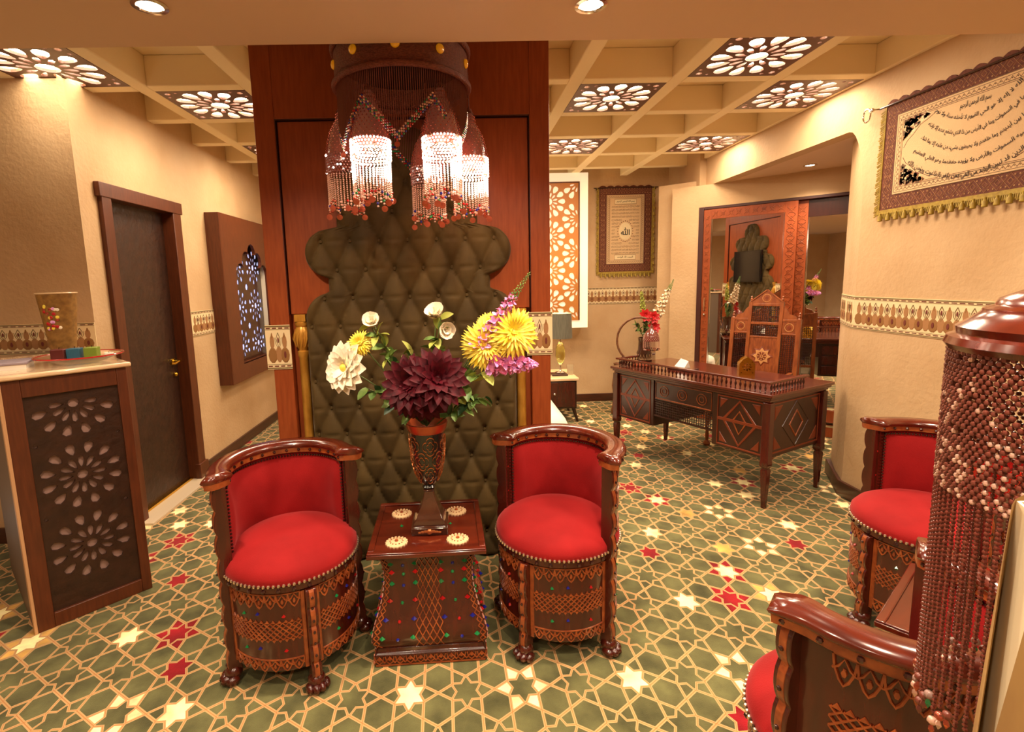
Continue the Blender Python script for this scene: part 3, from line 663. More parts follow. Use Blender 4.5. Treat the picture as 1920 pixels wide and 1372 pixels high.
# ------------------------------------------------------------------ jewelled side table(s)
def side_table(loc, rz, label):
    t = thing('side_table', loc, label, 'table', 'jewelled side tables', rz)
    prof = [(.235, 0), (.235, .050), (.225, .058), (.222, .075)]
    body = [(.222, .075), (.238, .10), (.240, .13), (.228, .18), (.205, .24), (.190, .30), (.183, .36), (.186, .42), (.198, .465)]
    def sq_(prof, n=1):
        mb = MB(); vs = []; fs = []
        for r, z in prof: vs += [(-r, -r, z), (r, -r, z), (r, r, z), (-r, r, z)]
        for j in range(len(prof)-1):
            for i in range(4): fs.append((j*4+i, j*4+(i+1) % 4, j*4+4+(i+1) % 4, j*4+4+i))
        fs += [(3, 2, 1, 0), tuple((len(prof)-1)*4+i for i in range(4))]
        return mb.add(vs, fs)
    P('plinth', sq_(prof), 'mahog', t, bev=.003); P('body', sq_(body), 'mahog', t, smooth=50)
    def rad(z):
        for (r0, z0), (r1, z1) in zip(body, body[1:]):
            if z0 <= z <= z1: return r0+(r1-r0)*(z-z0)/(z1-z0)
        return body[-1][0] if z > .4 else body[0][0]
    fr = MB(); gm = [MB(), MB(), MB()]; lace = MB()
    for s in range(4):
        c, sn = cos(s*pi/2), sin(s*pi/2)
        f = lambda u, v, h: ((lambda x, y: (x*c-y*sn, x*sn+y*c, v))(u*rad(v)/.2, -(rad(v)+.001+h)))
        g = lambda u, v, h: ((lambda x, y: (x*c-y*sn, x*sn+y*c, v))(u, -(.2352+h)))
        zz = [.085+k*.375/15 for k in range(16)]
        for k in range(15):
            for i in range(-4, 4):
                o_ = (k % 2)*0; u0, u1 = i*.0125, (i+1)*.0125
                if (i+k) % 2: u0, u1 = u1, u0
                fr.strip([(u0, zz[k]), (u1, zz[k+1])], .0036, .004, f)
        for e in (-1, 1):
            for k in range(15):
                z0, z1 = zz[k], zz[k+1]
                a, b_ = (.176, .196) if k % 2 else (.196, .176)
                fr.strip([(e*a, z0), (e*b_, z1)], .0035, .004, f); fr.strip([(e*b_, z0), (e*a, z1)], .0035, .004, f)
        q = 0
        for z in (.43, .39, .34, .27, .20, .13):
            for u in (-.165, -.112, -.058, .058, .112, .165):
                q += 1
                if u in (-.112, .112): x, y, z_ = f(u, z-.008, .0); gm[(q*5+int(z*100)) % 3].ball((x, y, z_), .0075, 7, 5)
                else: x, y, z_ = f(u, z, 0); gm[(q*3+int(z*100)+s) % 3].octa((x, y, z_), .013)
        for k in range(11):
            u = -.215+k*.043
            lace.strip([(u-.019, .048), (u-.014, .025), (u, .012), (u+.014, .025), (u+.019, .048)], .0045, .004, g); lace.strip([(u-.0215, .018), (u, .044), (u+.0215, .018)], .004, .005, g)
            lace.patch([(u+.007*cos(t_), .034+.007*sin(t_)) for t_ in [m*pi/3 for m in range(6)]], .005, g)
        lace.strip([(-.23, .006), (.23, .006)], .006, .003, g)
        g2 = lambda u, v, h: ((lambda x, y: (x*c-y*sn, x*sn+y*c, v))(u, -(.205+h)))
        for k in range(28): u = -.19+k*.0141; lace.patch([(u-.005, .470), (u+.005, .470), (u+.005, .480), (u-.005, .480)], .004, g2)
    P('copper_lattice', fr, 'carve', t, smooth=0); P('plinth_lace', lace, 'carve', t, smooth=0)
    for g_, n, mm in zip(gm, ('ruby', 'emerald', 'sapphire'), ('beadr', 'beadg', 'beadb')): P(n+'_gem', g_, mm, t, smooth=0)
    b = MB(); b.box(-.205, .205, -.205, .205, .465, .482); P('neck', b, 'carve', t, bev=.003)
    b = MB(); b.box(-.245, .245, -.245, .245, .484, .502)
    b.box(-.243, .243, -.243, -.218, .502, .509); b.box(-.243, .243, .218, .243, .502, .509); b.box(-.243, -.218, -.218, .218, .502, .509); b.box(.218, .243, -.218, .218, .502, .509)
    P('tabletop', b, 'mahogx', t, bev=.003)
    for x in (-.13, .13):
        for y in (-.145, .125):
            m = MB(); m.lathe([(.043, .502), (.043, .505), (.030, .509), (.010, .511), (.0001, .511)], 24, c=(x, y, 0), cap=False)
            for k in range(18): m.ball((x+.043*cos(k*pi/9), y+.043*sin(k*pi/9), .504), .006, 6, 3)
            o = P('shell_medallion', m, 'ivory', t); m = MB(); m.ball((x, y, .510), .009, 8, 4)
            for k in range(12): m.ball((x+.027*cos(k*pi/6), y+.027*sin(k*pi/6), .509), .004, 5, 3)
            P('medallion_rosette', m, 'carve', o)
    m = MB()
    for x in (-.12, .10): m.octa((x, 0, .504), .008)
    P('top_gem', m, 'beadg', t)
    return t
st1 = side_table((-.170, 2.20, 0), radians(1.5), 'square jewelled mahogany side table carrying the flower vase')
st2 = dup(st1, (1.62, 1.40, .0), radians(38), 'jewelled side table at right under the green glass jar, behind the beaded lamp')

# ------------------------------------------------------------------ flower vase and flowers
def fp(x, z): return (x*1.13, 2.18, 1.6-(1.6-z)*1.13)
VX, VY, VZ = -.158, 2.18, .502
v = thing('flower_vase', (VX, VY, VZ), 'tall bronze footed vase with quatrefoil relief on the square jewelled table', 'vase')
def sqlathe(prof, rz=0):
    mb = MB(); vs = []; fs = []
    for r, z in prof: vs += [(-r, -r, z), (r, -r, z), (r, r, z), (-r, r, z)]
    for j in range(len(prof)-1):
        for i in range(4): fs.append((j*4+i, j*4+(i+1) % 4, j*4+4+(i+1) % 4, j*4+4+i))
    fs += [(3, 2, 1, 0), tuple((len(prof)-1)*4+i for i in range(4))]
    return mb.add(vs, fs)
P('foot', sqlathe([(.078, 0), (.080, .012), (.080, .034), (.070, .036), (.070, .050), (.056, .070), (.040, .110), (.026, .150), (.020, .178), (.026, .184), (.014, .188)]), 'vglaze', v, bev=.003)
vprof = [(.020, .186), (.030, .196), (.024, .204), (.040, .222), (.058, .262), (.070, .320), (.075, .38), (.077, .425), (.079, .452)]
P('bowl', MB().lathe(vprof, 40), 'vdark', v)
P('rim', MB().lathe([(.079, .450), (.086, .462), (.090, .478), (.093, .490), (.089, .492), (.080, .465), (.072, .452)], 40, cap=False), 'copper', v)
def vr(z):
    for (r0, z0), (r1, z1) in zip(vprof, vprof[1:]):
        if z0 <= z <= z1: return r0+(r1-r0)*(z-z0)/(z1-z0)
    return .06
rf = MB()
fv = lambda u, z, h: ((vr(z)+h+.001)*cos(u), (vr(z)+h+.001)*sin(u), z)
def quatre(cu, cz, su, sz, w_):
    pts = []
    for k in range(32):
        a = 2*pi*k/32; r = .72+.28*abs(cos(2*a))**.6*(1 if True else 0)
        pts.append((cu+su*r*cos(a), cz+sz*r*sin(a)))
    vs = []; N = 32
    for i in range(N): rf.add([], [])
    rf.strip(pts, w_, .004, lambda u, v_, h: fv(u/13, v_, h), closed=True)
for j, z in enumerate((.262, .330, .398)):
    for i in range(6):
        cu = (i+.5*(j % 2))*2*pi/6-.3
        quatre(cu*13, z, .42*13, .040, .0042*1.2); quatre(cu*13, z, .22*13*.9, .021, .0036)
P('quatrefoil_relief', rf, 'vcop', v)
ap = MB(); ap.ball((0, -.083, .020), .013, 8, 5, sc=(1, .6, 1))
for s_ in (-1, 1):
    for k in range(3): ap.ball((s_*(.015+.014*k), -.081, .020-.002*k), .009-.0015*k, 7, 4, sc=(1.4, .6, .8))
P('applique', ap, 'vcop', v)

def orient(d):
    d = Vector(d).normalized(); return d.to_track_quat('Z', 'Y').to_matrix().to_4x4()
def petal_mesh(mb, L, w_, ang, tilt, curl, T, mi=0, pt_=.5, z0=0):
    n = 5; vs = []; fs = []
    for i in range(n+1):
        u = i/n; ww = w_*sin(pi*min(.97, .12+u*.88))**pt_*(1 if u < .98 else .3)
        t = tilt+curl*u; x = L*u*cos(tilt+curl*u*.5); z = z0+L*u*sin(tilt+curl*u*.5)
        for s in (-1, 0, 1): vs.append((x, s*ww/2, z+(abs(s))*ww*.18))
    for i in range(n):
        for k in (0, 1): a = i*3+k; fs.append((a, a+3, a+4, a+1))
    R = T @ Matrix.Rotation(ang, 4, 'Z')
    return mb.add(vs, fs, mi, R)
def bloom(name, c, d, R, layers, col, label, stem_to, cat='flower', group=None, w_=.34, center='pety', pt_=.5, jit=.12):
    t = thing(name, c, label, cat, group); T = orient(d); mb = MB(); rr = random.Random(hash((round(c[0]*997), round(c[2]*991))) % 1000)
    for li, (n, L, tilt, curl) in enumerate(layers):
        for k in range(n):
            petal_mesh(mb, R*L*(1+jit*(rr.random()-.5)), R*w_*L*(1+.2*rr.random()), 2*pi*(k+.5*(li % 2)+jit*rr.random())/n, tilt+jit*(rr.random()-.5), curl, T, pt_=pt_)
    P('petals', mb, col, t, smooth=180)
    cm = MB(); cm.ball((0, 0, 0), R*.18, 8, 5, T=T @ Matrix.Translation((0, 0, R*.06)))
    P('flower_center', cm, center, t)
    a = Vector(c); b = Vector(stem_to); m_ = (a+b)/2; m_.z += .02
    st = MB(); back = Vector(d).normalized()*-.02
    pts = []
    for k in range(9):
        u = k/8; p = (1-u)**2*a+2*u*(1-u)*(m_+Vector(d)*-.03)+u*u*b; pts.append(p-a)
    st.tube([pts[0]+back*.2]+pts[1:], .0035, 6); P('stem', st, 'stem', t)
    return t
def leafspray(name, base, tip, n, L, label, col='leaf', side=None, group=None, roses=0):
    t = thing(name, base, label, 'foliage', group); a = Vector(base); b = Vector(tip)-a; rr = random.Random(int(abs(base[0]*1000+tip[0]*3333+tip[2]*77)))
    st = MB(); mid = b*.5+Vector((0, 0, .03)); pts = [((1-u)**2)*Vector((0, 0, 0))+2*u*(1-u)*mid+u*u*b for u in [k/8 for k in range(9)]]
    st.tube(pts, [.0035]*5+[.0025]*4, 6); P('stem', st, 'stem', t); lf = MB()
    for k in range(n):
        u = .3+.7*k/max(1, n-1); p = pts[min(8, int(u*8))]; ang = rr.random()*6.28
        d = (b.normalized()*.5+Vector((cos(ang), -abs(sin(ang))*.6, sin(ang)))*.8).normalized()
        q = Matrix.Translation(p) @ d.to_track_quat('X', 'Z').to_matrix().to_4x4() @ Matrix.Rotation(rr.random()*2-1, 4, 'X')
        petal_mesh(lf, L*(.7+.5*rr.random()), L*.55, 0, .25, -.5, q, mi=rr.randrange(2), pt_=.7)
    P('leaves', lf, [col, 'leafy' if col == 'leaf' else 'leaf'], t, smooth=180)
    return t
mouth = (VX, VY, VZ+.47)
dah = [(9, .45, 1.25, -.4), (12, .7, .95, -.5), (14, .88, .6, -.5), (15, 1.0, .25, -.4), (14, 1.0, -.1, -.3), (12, .95, -.45, -.2)]
px, pz = fp(-.185, 1.22)[0], fp(0, 1.225)[2]
bloom('maroon_dahlia', (px, 2.08, pz), (-.35, -1, .35), .135, dah, 'petm', 'dark maroon dahlia, left one of the front cluster above the vase', mouth, group='maroon dahlias', center='petm')
bloom('maroon_dahlia', (fp(-.09, 0)[0], 2.07, fp(0, 1.245)[2]), (.3, -1, .45), .14, dah, 'petm', 'dark maroon dahlia, right one of the front cluster above the vase', mouth, group='maroon dahlias', center='petm')
bloom('maroon_dahlia', (fp(-.135, 0)[0], 2.10, fp(0, 1.17)[2]), (0, -1, -.2), .11, dah, 'petm', 'dark maroon dahlia lowest in the cluster, just above the vase rim', mouth, group='maroon dahlias', center='petm')
daisy = [(9, .55, .8, -.3), (12, .85, .45, -.3), (14, 1, .15, -.2)]
bloom('white_dahlia', fp(-.437, 1.283), (-.55, -.8, .15), .12, daisy, 'petw', 'large white dahlia with yellow green heart at the far left of the bouquet', mouth, w_=.5)
mum = [(14, .35, 1.3, -.3), (20, .6, 1.0, -.4), (24, .8, .65, -.5), (28, .95, .3, -.5), (28, 1, 0, -.4), (22, .95, -.35, -.3)]
bloom('yellow_chrysanthemum', fp(-.378, 1.375), (-.2, -.8, .5), .062, mum, 'pety', 'small yellow chrysanthemum above the white dahlia', mouth, w_=.16)
bloom('yellow_chrysanthemum', fp(.098, 1.352), (.05, -1, .15), .112, mum, 'pety', 'full yellow chrysanthemum right of the maroon dahlias', mouth, w_=.15)
bloom('yellow_chrysanthemum', fp(.20, 1.40), (.2, -.95, .25), .122, mum, 'pety', 'highest yellow chrysanthemum, overlapping the right gilt column', mouth, w_=.15)
bloom('yellow_chrysanthemum', (fp(.115, 0)[0], 2.24, fp(0, 1.43)[2]), (-.3, -.6, .8), .07, mum, 'pety', 'ragged yellow bloom behind the pink flower spike', mouth, w_=.2)
rose = [(5, .45, 1.45, -.2), (6, .75, 1.15, -.1), (7, 1, .85, 0)]
bloom('white_rose', fp(-.087, 1.466), (-.2, -.7, .8), .062, rose, 'petw', 'upper white rose at the top of the bouquet', mouth, w_=.9, center='petw', pt_=.35)
bloom('white_rose', fp(-.056, 1.418), (.3, -1, .0), .055, rose, 'petw', 'lower white rose at the top of the bouquet', mouth, w_=.9, center='petw', pt_=.35)
bloom('white_rose', fp(-.325, 1.447), (-.1, -.8, .6), .055, rose, 'petw', 'white rosebud among leaves at the upper left of the bouquet', mouth, w_=.9, center='petw', pt_=.35)
def spike(name, base, tip, r, n, cols, label, tipcol='leaf', tipfrac=.72):
    t = thing(name, base, label, 'flower'); b = Vector(tip)-Vector(base); st = MB(); st.tube([(0, 0, 0), b*.5, b], [.004, .003, .0015], 6); st.tube([(0, 0, 0), Vector(mouth)-Vector(base)], .0035, 6)
    P('stem', st, 'stem', t); fl_ = MB(); rr = random.Random(n); Tq = b.to_track_quat('Z', 'Y').to_matrix().to_4x4()
    for k in range(n):
        u = k/n*tipfrac; a = k*2.4; R_ = r*(1-.55*u/tipfrac); c = Matrix.Translation(b*u) @ Tq @ Matrix.Rotation(a, 4, 'Z') @ Matrix.Rotation(1.05, 4, 'Y')
        for m in range(4): petal_mesh(fl_, R_*(.8+.4*rr.random()), R_*.55, m*pi/2+a, .9, -.3, c @ Matrix.Translation((0, 0, R_*.5)), mi=(k+m) % len(cols))
    P('florets', fl_, cols, t, smooth=180)
    tb = MB()
    for k in range(44):
        u = tipfrac-.03+(1-tipfrac+.02)*k/44; a = k*2.4; R_ = r*.36*(1.02-(u-tipfrac)/(1-tipfrac+.01)*.8)
        c = b*u+Tq.to_3x3() @ Vector((R_*cos(a), R_*sin(a), 0)); tb.ball(c, max(.003, R_*.36), 5, 3)
    P('buds', tb, tipcol, t)
spike('pink_delphinium', fp(.06, 1.33), fp(.272, 1.625), .040, 46, ['petp', 'petl'], 'pink delphinium spike pointing up to the right of the bouquet', 'leaf', .70)
spike('lilac_delphinium', fp(.08, 1.29), fp(.30, 1.27), .052, 44, ['petl', 'petp'], 'lilac delphinium spike drooping right, below the yellow chrysanthemums', 'petl', .85)
for (bx, bz, tx, tz, n, L, col_, lab) in [(-.15, 1.08, -.335, 1.44, 24, .06, 'leaf', 'leafy rose stem at the upper left of the bouquet'), (-.13, 1.1, -.07, 1.46, 24, .062, 'leaf', 'leafy rose stem rising in the middle of the bouquet'),
    (-.15, 1.05, -.36, 1.20, 22, .062, 'leafd', 'dark leafy sprig spreading low to the left'), (-.10, 1.05, .09, 1.15, 20, .062, 'leafd', 'dark leafy sprig spreading low to the right'), (-.10, 1.08, .085, 1.25, 18, .080, 'leaf', 'broad leaved sprig under the yellow chrysanthemums'),
    (-.15, 1.10, -.27, 1.30, 24, .065, 'leafd', 'dense dark leaves between the white dahlia and the maroon dahlias'), (-.14, 1.1, -.19, 1.34, 14, .075, 'leaf', 'pale leaves just above the maroon dahlias')]:
    leafspray('leaf_sprig', fp(bx, bz), fp(tx, tz), n, L, lab, col_, group='leaf sprigs in the vase')

# ------------------------------------------------------------------ beaded chandelier
def beadstring(mb, p, L, n, r, mis, rr, big=None):
    for k in range(n):
        z = p[2]-L*(k+.5)/n; mb.octa((p[0], p[1], z), r, rr.choice(mis), h=L/n*.5)
    if big: mb.ball((p[0], p[1], p[2]-L-big), big, 6, 4, rr.choice(mis), sc=(1, 1, 1.4))
ch = thing('beaded_chandelier', (-.222, 2.42, 2.44), 'round dark woven chandelier with beaded fringe hanging in front of the partition', 'chandelier')
RR = .292
P('drum_band', MB().lathe([(RR-.006, .012), (RR, .02), (RR, .13), (RR-.006, .14), (RR-.02, .13), (RR-.02, .02)], 64, cap=False), 'drum', ch)
rg = MB()
for z in (0.005, .15):
    pts = [((RR+.002)*cos(2*pi*k/64), (RR+.002)*sin(2*pi*k/64), z) for k in range(64)]; rg.tube(pts, .013, 10, closed=True)
P('rolled_edge', rg, 'drum', ch)
for k in range(10):
    a = -pi/2+.02+2*pi*k/10; g = MB(); T = Matrix.Rotation(a, 4, 'Z') @ Matrix.Translation((RR+.001, 0, .078)) @ Matrix.Rotation(pi/2, 4, 'Y')
    g.lathe([(.019, 0), (.019, .004), (.014, .010), (.0001, .013)], 16, T=T, cap=False); P('amber_gem', g, 'amber', ch)
rod = MB()
for k in range(3): a = .5+2*pi*k/3; rod.tube([((RR-.03)*cos(a), (RR-.03)*sin(a), .14), (.05*cos(a), .05*sin(a), .375)], .004, 6)
rod.lathe([(.07, .365), (.06, .375), (.06, .3795)], 24); P('suspension_chain', rod, 'drum', ch)
P('inner_plate', MB().lathe([(.0001, .10), (RR-.02, .10)], 48, cap=False), 'black', ch)
rr = random.Random(3); fb_ = MB(); n = 200
for k in range(n):
    a = 2*pi*k/n-pi/2+pi/6; ph = (k/n*6) % 1; L = .085+.16*(1-abs(2*ph-1)); x, y = (RR-.008)*cos(a), (RR-.008)*sin(a)
    fb_.tube([(x, y, 0), (x, y, -L)], .0023, 4, 0)
    for q in range(4): fb_.ball((x, y, -L-.007-.010*q), .0042, 5, 4, rr.choice([1, 2, 2, 3, 4]))
    if abs(ph-.5) < .016: fb_.lathe([(.0001, 0), (.011, .001), (.0001, .002)], 14, T=Matrix.Translation((x*1.01, y*1.01, -L-.055)) @ Matrix.Rotation(pi/2, 4, 'X'), mi=5, cap=False)
P('bead_fringe', fb_, ['fib', 'beadg', 'bead', 'beadr', 'beadb', 'coin'], ch, kind='stuff')
def pendant(x, y, z, lit, seed, label):
    t = thing('pendant_shade', (x, y, z), label, 'pendant lamp', 'bell-shaped beaded shades of the chandelier'); rr = random.Random(seed); R = .082
    P('bell', MB().lathe([(.016, .205), (.022, .19), (.024, .165), (.040, .14), (.058, .10), (.070, .05), (.078, 0)], 32, cap=False), 'rglass', t)
    P('cap', MB().lathe([(.0001, .225), (.012, .222), (.018, .205), (.024, .198)], 16, cap=False).tube([(0, 0, .22), (0, 0, 2.53-z)], .003, 6), 'drum', t)
    b = MB()
    for j in range(7):
        for k in range(36): a = 2*pi*(k+.5*(j % 2))/36; b.ball((R*cos(a), R*sin(a), .0-j*.0125), .0052, 5, 4, 1 if rr.random() < (.85 if lit else .05) else 0)
    P('bead_collar', b, ['bead' if lit else 'rglass', 'lit'], t)
    b = MB()
    for j in range(14):
        for k in range(22):
            z_ = .185-j*.0135; u = [.022, .024, .026, .034, .041, .049, .056, .060, .064, .068, .071, .074, .076, .078][j]+.003; a = 2*pi*(k+.5*(j % 2))/22; b.ball((u*cos(a), u*sin(a), z_), .0032, 4, 3)
    P('netting', b, 'coin', t)
    b = MB(); n = 34
    for k in range(n):
        a = 2*pi*k/n; L = .11+.04*rr.random(); x_, y_ = R*.97*cos(a), R*.97*sin(a); m = int(L/.009)
        for q in range(m): b.octa((x_, y_, -.085-L*(q+.5)/m), .0036, (1 if lit and q < m*.55 else 0), h=.0045)
        b.ball((x_, y_, -.085-L-.008), .0065, 6, 4, rr.choice([2, 3, 4, 0, 0, 5]))
        b.ball((x_, y_, -.085-L-.021), .005, 6, 4, rr.choice([0, 5, 0]))
        if k % 5 == seed % 5: b.lathe([(.0001, 0), (.014, .001), (.0001, .002)], 14, T=Matrix.Translation((x_*1.05, y_*1.05, -.085-L-.042)) @ Matrix.Rotation(pi/2+.4*rr.random(), 4, 'X'), mi=5, cap=False)
    P('bead_fringe', b, ['bead', 'lit', 'beadr', 'beadg', 'beadb', 'coin'], t, kind='stuff')
    if lit: lamp('POINT', (x, y, z-.03), 2.2, .03, (1, .62, .42), name='pendant_bulb')
    return t
pendant(-.350, 2.25, 2.185, True, 1, 'brightly lit beaded shade hanging left at the front of the chandelier')
pendant(-.515, 2.50, 2.185, False, 2, 'unlit dark beaded shade at the left edge of the chandelier')
pendant(-.052, 2.27, 2.195, True, 4, 'lit beaded shade hanging right of centre under the chandelier')
pendant(.072, 2.46, 2.150, True, 3, 'lit beaded shade at the far right edge of the chandelier')
pendant(-.13, 2.58, 2.14, False, 5, 'dark beaded shade hidden behind the others at the back of the chandelier')

# ------------------------------------------------------------------ left: reception counter, tray, candles, cup
cr = thing('reception_counter', (-2.04, 2.28, 0), 'brown fretwork-fronted reception counter with cream marble top at left', 'counter', rz=radians(46))
Lc, Hc = .476, 1.235
b = MB(); b.box(0, .065, -.012, .03, 0, Hc-.025); b.box(Lc-.045, Lc, -.012, .03, 0, Hc-.025); b.box(.065, Lc-.045, -.012, .03, 0, .07); b.box(.065, Lc-.045, -.012, .03, Hc-.11, Hc-.025); P('front_frame', b, 'doorf', cr, bev=.003)  # shadow on the counter front is put into the frame's darker wood colour
hl = []
w_ = Lc-.11
for cz in (.28, .28+w_*.98, .28+w_*1.96):
    for k in range(12):
        a = 2*pi*k/12
        hl.append(petal(w_/2, cz, w_*.10, w_*.26, w_*.040, a, 8)); 
        hl.append(petal(w_/2, cz, w_*.285, w_*.45, w_*.062, a+pi/12, 8))
    hl.append(circ(w_/2, cz, w_*.062, 10))
outer = [(0, 0), (w_, 0), (w_, Hc-.18), (0, Hc-.18)]
ok = [h for h in hl if all(.006 < p[0] < w_-.006 and .008 < p[1] < Hc-.19 for p in h)]
for cz in (.28+w_*.49, .28+w_*1.47):
    for sx_ in (.06, .94):
        ok.append(circ(w_*sx_, cz, .009, 8))
vs, fs = bez_mesh([outer]+ok, .012)
P('fretwork', MB().add(vs, fs, 0, Matrix.Translation((.065, .008, .07)) @ TXZ), 'door', cr, smooth=0)
P('backing_panel', MB().box(.06, Lc-.04, .018, .026, .06, Hc-.1), 'smoke', cr)
P('edge_strip', MB().box(-.014, 0, -.014, .03, 0, Hc-.02), 'edge', cr, bev=.003)
P('carcase', MB().box(-.010, Lc-.004, .031, .85, 0.0, Hc-.026), 'side', cr)
P('marble_top', MB().box(-.03, Lc+.02, -.03, .86, Hc-.024, Hc), 'marble', cr, bev=.008)
def cpt(x, y): a = radians(46); return (-2.04+x*cos(a)-y*sin(a), 2.28+x*sin(a)+y*cos(a))
tx, ty = cpt(.33, .19)
tr = thing('glass_tray', (tx, ty, Hc), 'shallow oval glass tray with red rim on the reception counter', 'tray')
P('bowl', MB().lathe([(.0001, .004), (.10, .005), (.185, .036), (.187, .040), (.183, .040), (.10, .010), (.0001, .009)], 48, cap=False), 'glass', tr)
P('red_rim', MB().tube([(.187*cos(2*pi*k/48), .187*sin(2*pi*k/48), .040) for k in range(48)], .004, 8, closed=True), 'beadr', tr)
P('rim_bead', MB().lathe([(.05, 0), (.05, .005)], 24), 'glass', tr)
for nm, dx_, dy_, m_, lab in [('candle', -.095, -.01, 'candr', 'square maroon candle, left one on the glass tray'), ('candle', -.035, .015, 'candb', 'square blue candle, middle one on the glass tray'), ('candle', .03, .045, 'candg', 'square olive candle, right one on the glass tray')]:
    q = thing(nm, (tx+dx_, ty+dy_, Hc+.011), lab, 'candle', 'square candles on the tray', .3)
    P('wax', MB().box(-.029, .029, -.029, .029, 0, .062), m_, q, bev=.003); P('wick', MB().tube([(0, 0, .062), (.002, 0, .072)], .0015, 5), 'black', q)
q = thing('tealight', (tx+.105, ty+.06, Hc+.024), 'small white tealight at the right end of the glass tray', 'candle'); P('cup', MB().lathe([(.02, 0), (.021, .016), (.018, .016), (.018, .012), (.0001, .012)], 20), 'white', q); P('wick', MB().tube([(0, 0, .012), (0, 0, .022)], .0015, 5), 'black', q)
cx_, cy_ = cpt(.30, .40)
q = thing('gift_cup', (cx_, cy_, Hc), 'tall tapered golden brown paper cup with flower print behind the tray', 'cup')
P('cup_wall', MB().lathe([(.050, 0), (.088, .355), (.084, .355), (.047, .008), (.0001, .006)], 36), 'kraft', q)
P('rolled_rim', MB().tube([(.087*cos(2*pi*k/36), .087*sin(2*pi*k/36), .355) for k in range(36)], .004, 8, closed=True), 'ivory', q)
fpn = MB(); rr = random.Random(8)
for k in range(26):
    a = -pi/2+.15+.6*(rr.random()-.5)*1.6; z = .17+.12*rr.random(); r_ = .050+.038*z/.355
    T = Matrix.Translation(((r_+.0015)*cos(a), (r_+.0015)*sin(a), z)) @ Matrix.Rotation(a, 4, 'Z') @ Matrix.Rotation(pi/2, 4, 'Y'); fpn.lathe([(.009, 0), (.006, .002), (.0001, .003)], 7, mi=rr.randrange(5), T=T, cap=False)
P('flower_print', fpn, ['petr', 'pety', 'petl', 'coin', 'petw'], q, smooth=0)
bx_, by_ = cpt(.02, .30)
q = thing('paper_box', (bx_, by_, Hc), 'flat lilac white paper box at the left end of the counter top', 'box', rz=radians(30))
P('lid', MB().box(-.17, .13, -.10, .10, .022, .034), 'lilac', q, bev=.003); P('box_base', MB().box(-.165, .125, -.095, .095, 0, .022), 'white', q)

# window-like screen panel on the left wall
ws = thing('wall_screen', (XL, 4.74, .69), 'brown wall panel with lobed opening and white blue lattice, on the left wall', 'screen')
Y0, Yw, Zh = 0, 1.30, 1.57
op = []
def arch(y0, y1, z0, zt):
    yc = (y0+y1)/2; hw_ = (y1-y0)/2
    pts = [(y0, z0), (y1, z0), (y1, zt-.30)]
    for (cy_, cz_, r, a0, a1) in [(yc+hw_*.72, zt-.30, hw_*.28, 0, 2.4), (yc+hw_*.36, zt-.17, hw_*.26, -.4, 2.3), (yc, zt-.09, hw_*.26, 0, pi), (yc-hw_*.36, zt-.17, hw_*.26, pi-2.3, pi+.4), (yc-hw_*.72, zt-.30, hw_*.28, pi-2.4, pi)]:
        for k in range(7): a = a0+(a1-a0)*k/6; pts.append((cy_+r*cos(a), cz_+r*sin(a)))
    pts.append((y0, zt-.30)); return pts
oa = arch(.26, 1.06, .155, 1.32)
vs, fs = bez_mesh([[(0, 0), (Yw, 0), (Yw, Zh), (0, Zh)], oa], .03)
TYZ = Matrix(((0, 0, 1, 0), (1, 0, 0, 0), (0, 1, 0, 0), (0, 0, 0, 1)))
P('wood_surround', MB().add(vs, fs, 0, Matrix.Translation((.11, 0, 0)) @ TYZ), 'doorf', ws, smooth=0)
for ya in (-.012, Yw): P('side_panel', MB().box(0, .124, ya, ya+.012, 0, Zh), 'doorf', ws)
# lattice within opening
hl = []
rr = random.Random(2)
for j in range(3):
    for i in range(2):
        cy_, cz_ = .46+.40*i+0, .30+.40*j
        hl.append(circ(cy_, cz_, .032, 10))
        for k in range(10):
            a = 2*pi*k/10; hl.append(petal(cy_, cz_, .046, .110, .0165, a, 8)); hl.append(petal(cy_, cz_, .116, .176, .026, a+pi/10, 8))
for j in range(4):
    for i in range(3): hl.append(circ(.26+.40*i, .10+.40*j, .034, 8))
hl = [h for h in hl if all(.265 < p[0] < 1.055 and .16 < p[1] < 1.30 for p in h)]
vs, fs = bez_mesh([[(.24, .135), (1.08, .135), (1.08, 1.34), (.24, 1.34)]]+hl, .008)
P('lattice', MB().add(vs, fs, 0, Matrix.Translation((.045, 0, 0)) @ TYZ), 'dark', ws, smooth=0)
P('frosted_pane', MB().box(.02, .026, .24, 1.08, .13, 1.34), 'winl', ws)
[P('reveal', MB().box(.02, .095, ya, ya+.01, .15, 1.30), 'winw', ws) for ya in (1.06, .25)]; P('sill', MB().box(.02, .12, .26, 1.06, .140, .155), 'doorf', ws)

# ------------------------------------------------------------------ mirror wardrobe in the diagonal niche
wr = thing('mirror_wardrobe', (3.42, 4.80, 0), 'sliding wardrobe with carved wood frames and tall mirrors, set diagonally in the niche', 'wardrobe', rz=radians(-42.8))
def relief(mb, x0, x1, z0, z1, y, horiz=False):
    n = max(1, round(((x1-x0) if horiz else (z1-z0))/.075)); f = fxz(y)
    for i in range(n):
        if horiz: cx, cz, r = x0+(i+.5)*(x1-x0)/n, (z0+z1)/2, min((x1-x0)/n, z1-z0)*.46
        else: cx, cz, r = (x0+x1)/2, z0+(i+.5)*(z1-z0)/n, min((z1-z0)/n, x1-x0)*.46
        mb.strip([(cx-r, cz-r), (cx+r, cz+r)], .007, .004, f); mb.strip([(cx-r, cz+r), (cx+r, cz-r)], .007, .004, f)
        mb.strip([(cx+r*.6*cos(a), cz+r*.6*sin(a)) for a in [k*pi/4 for k in range(8)]], .006, .004, f, closed=True)
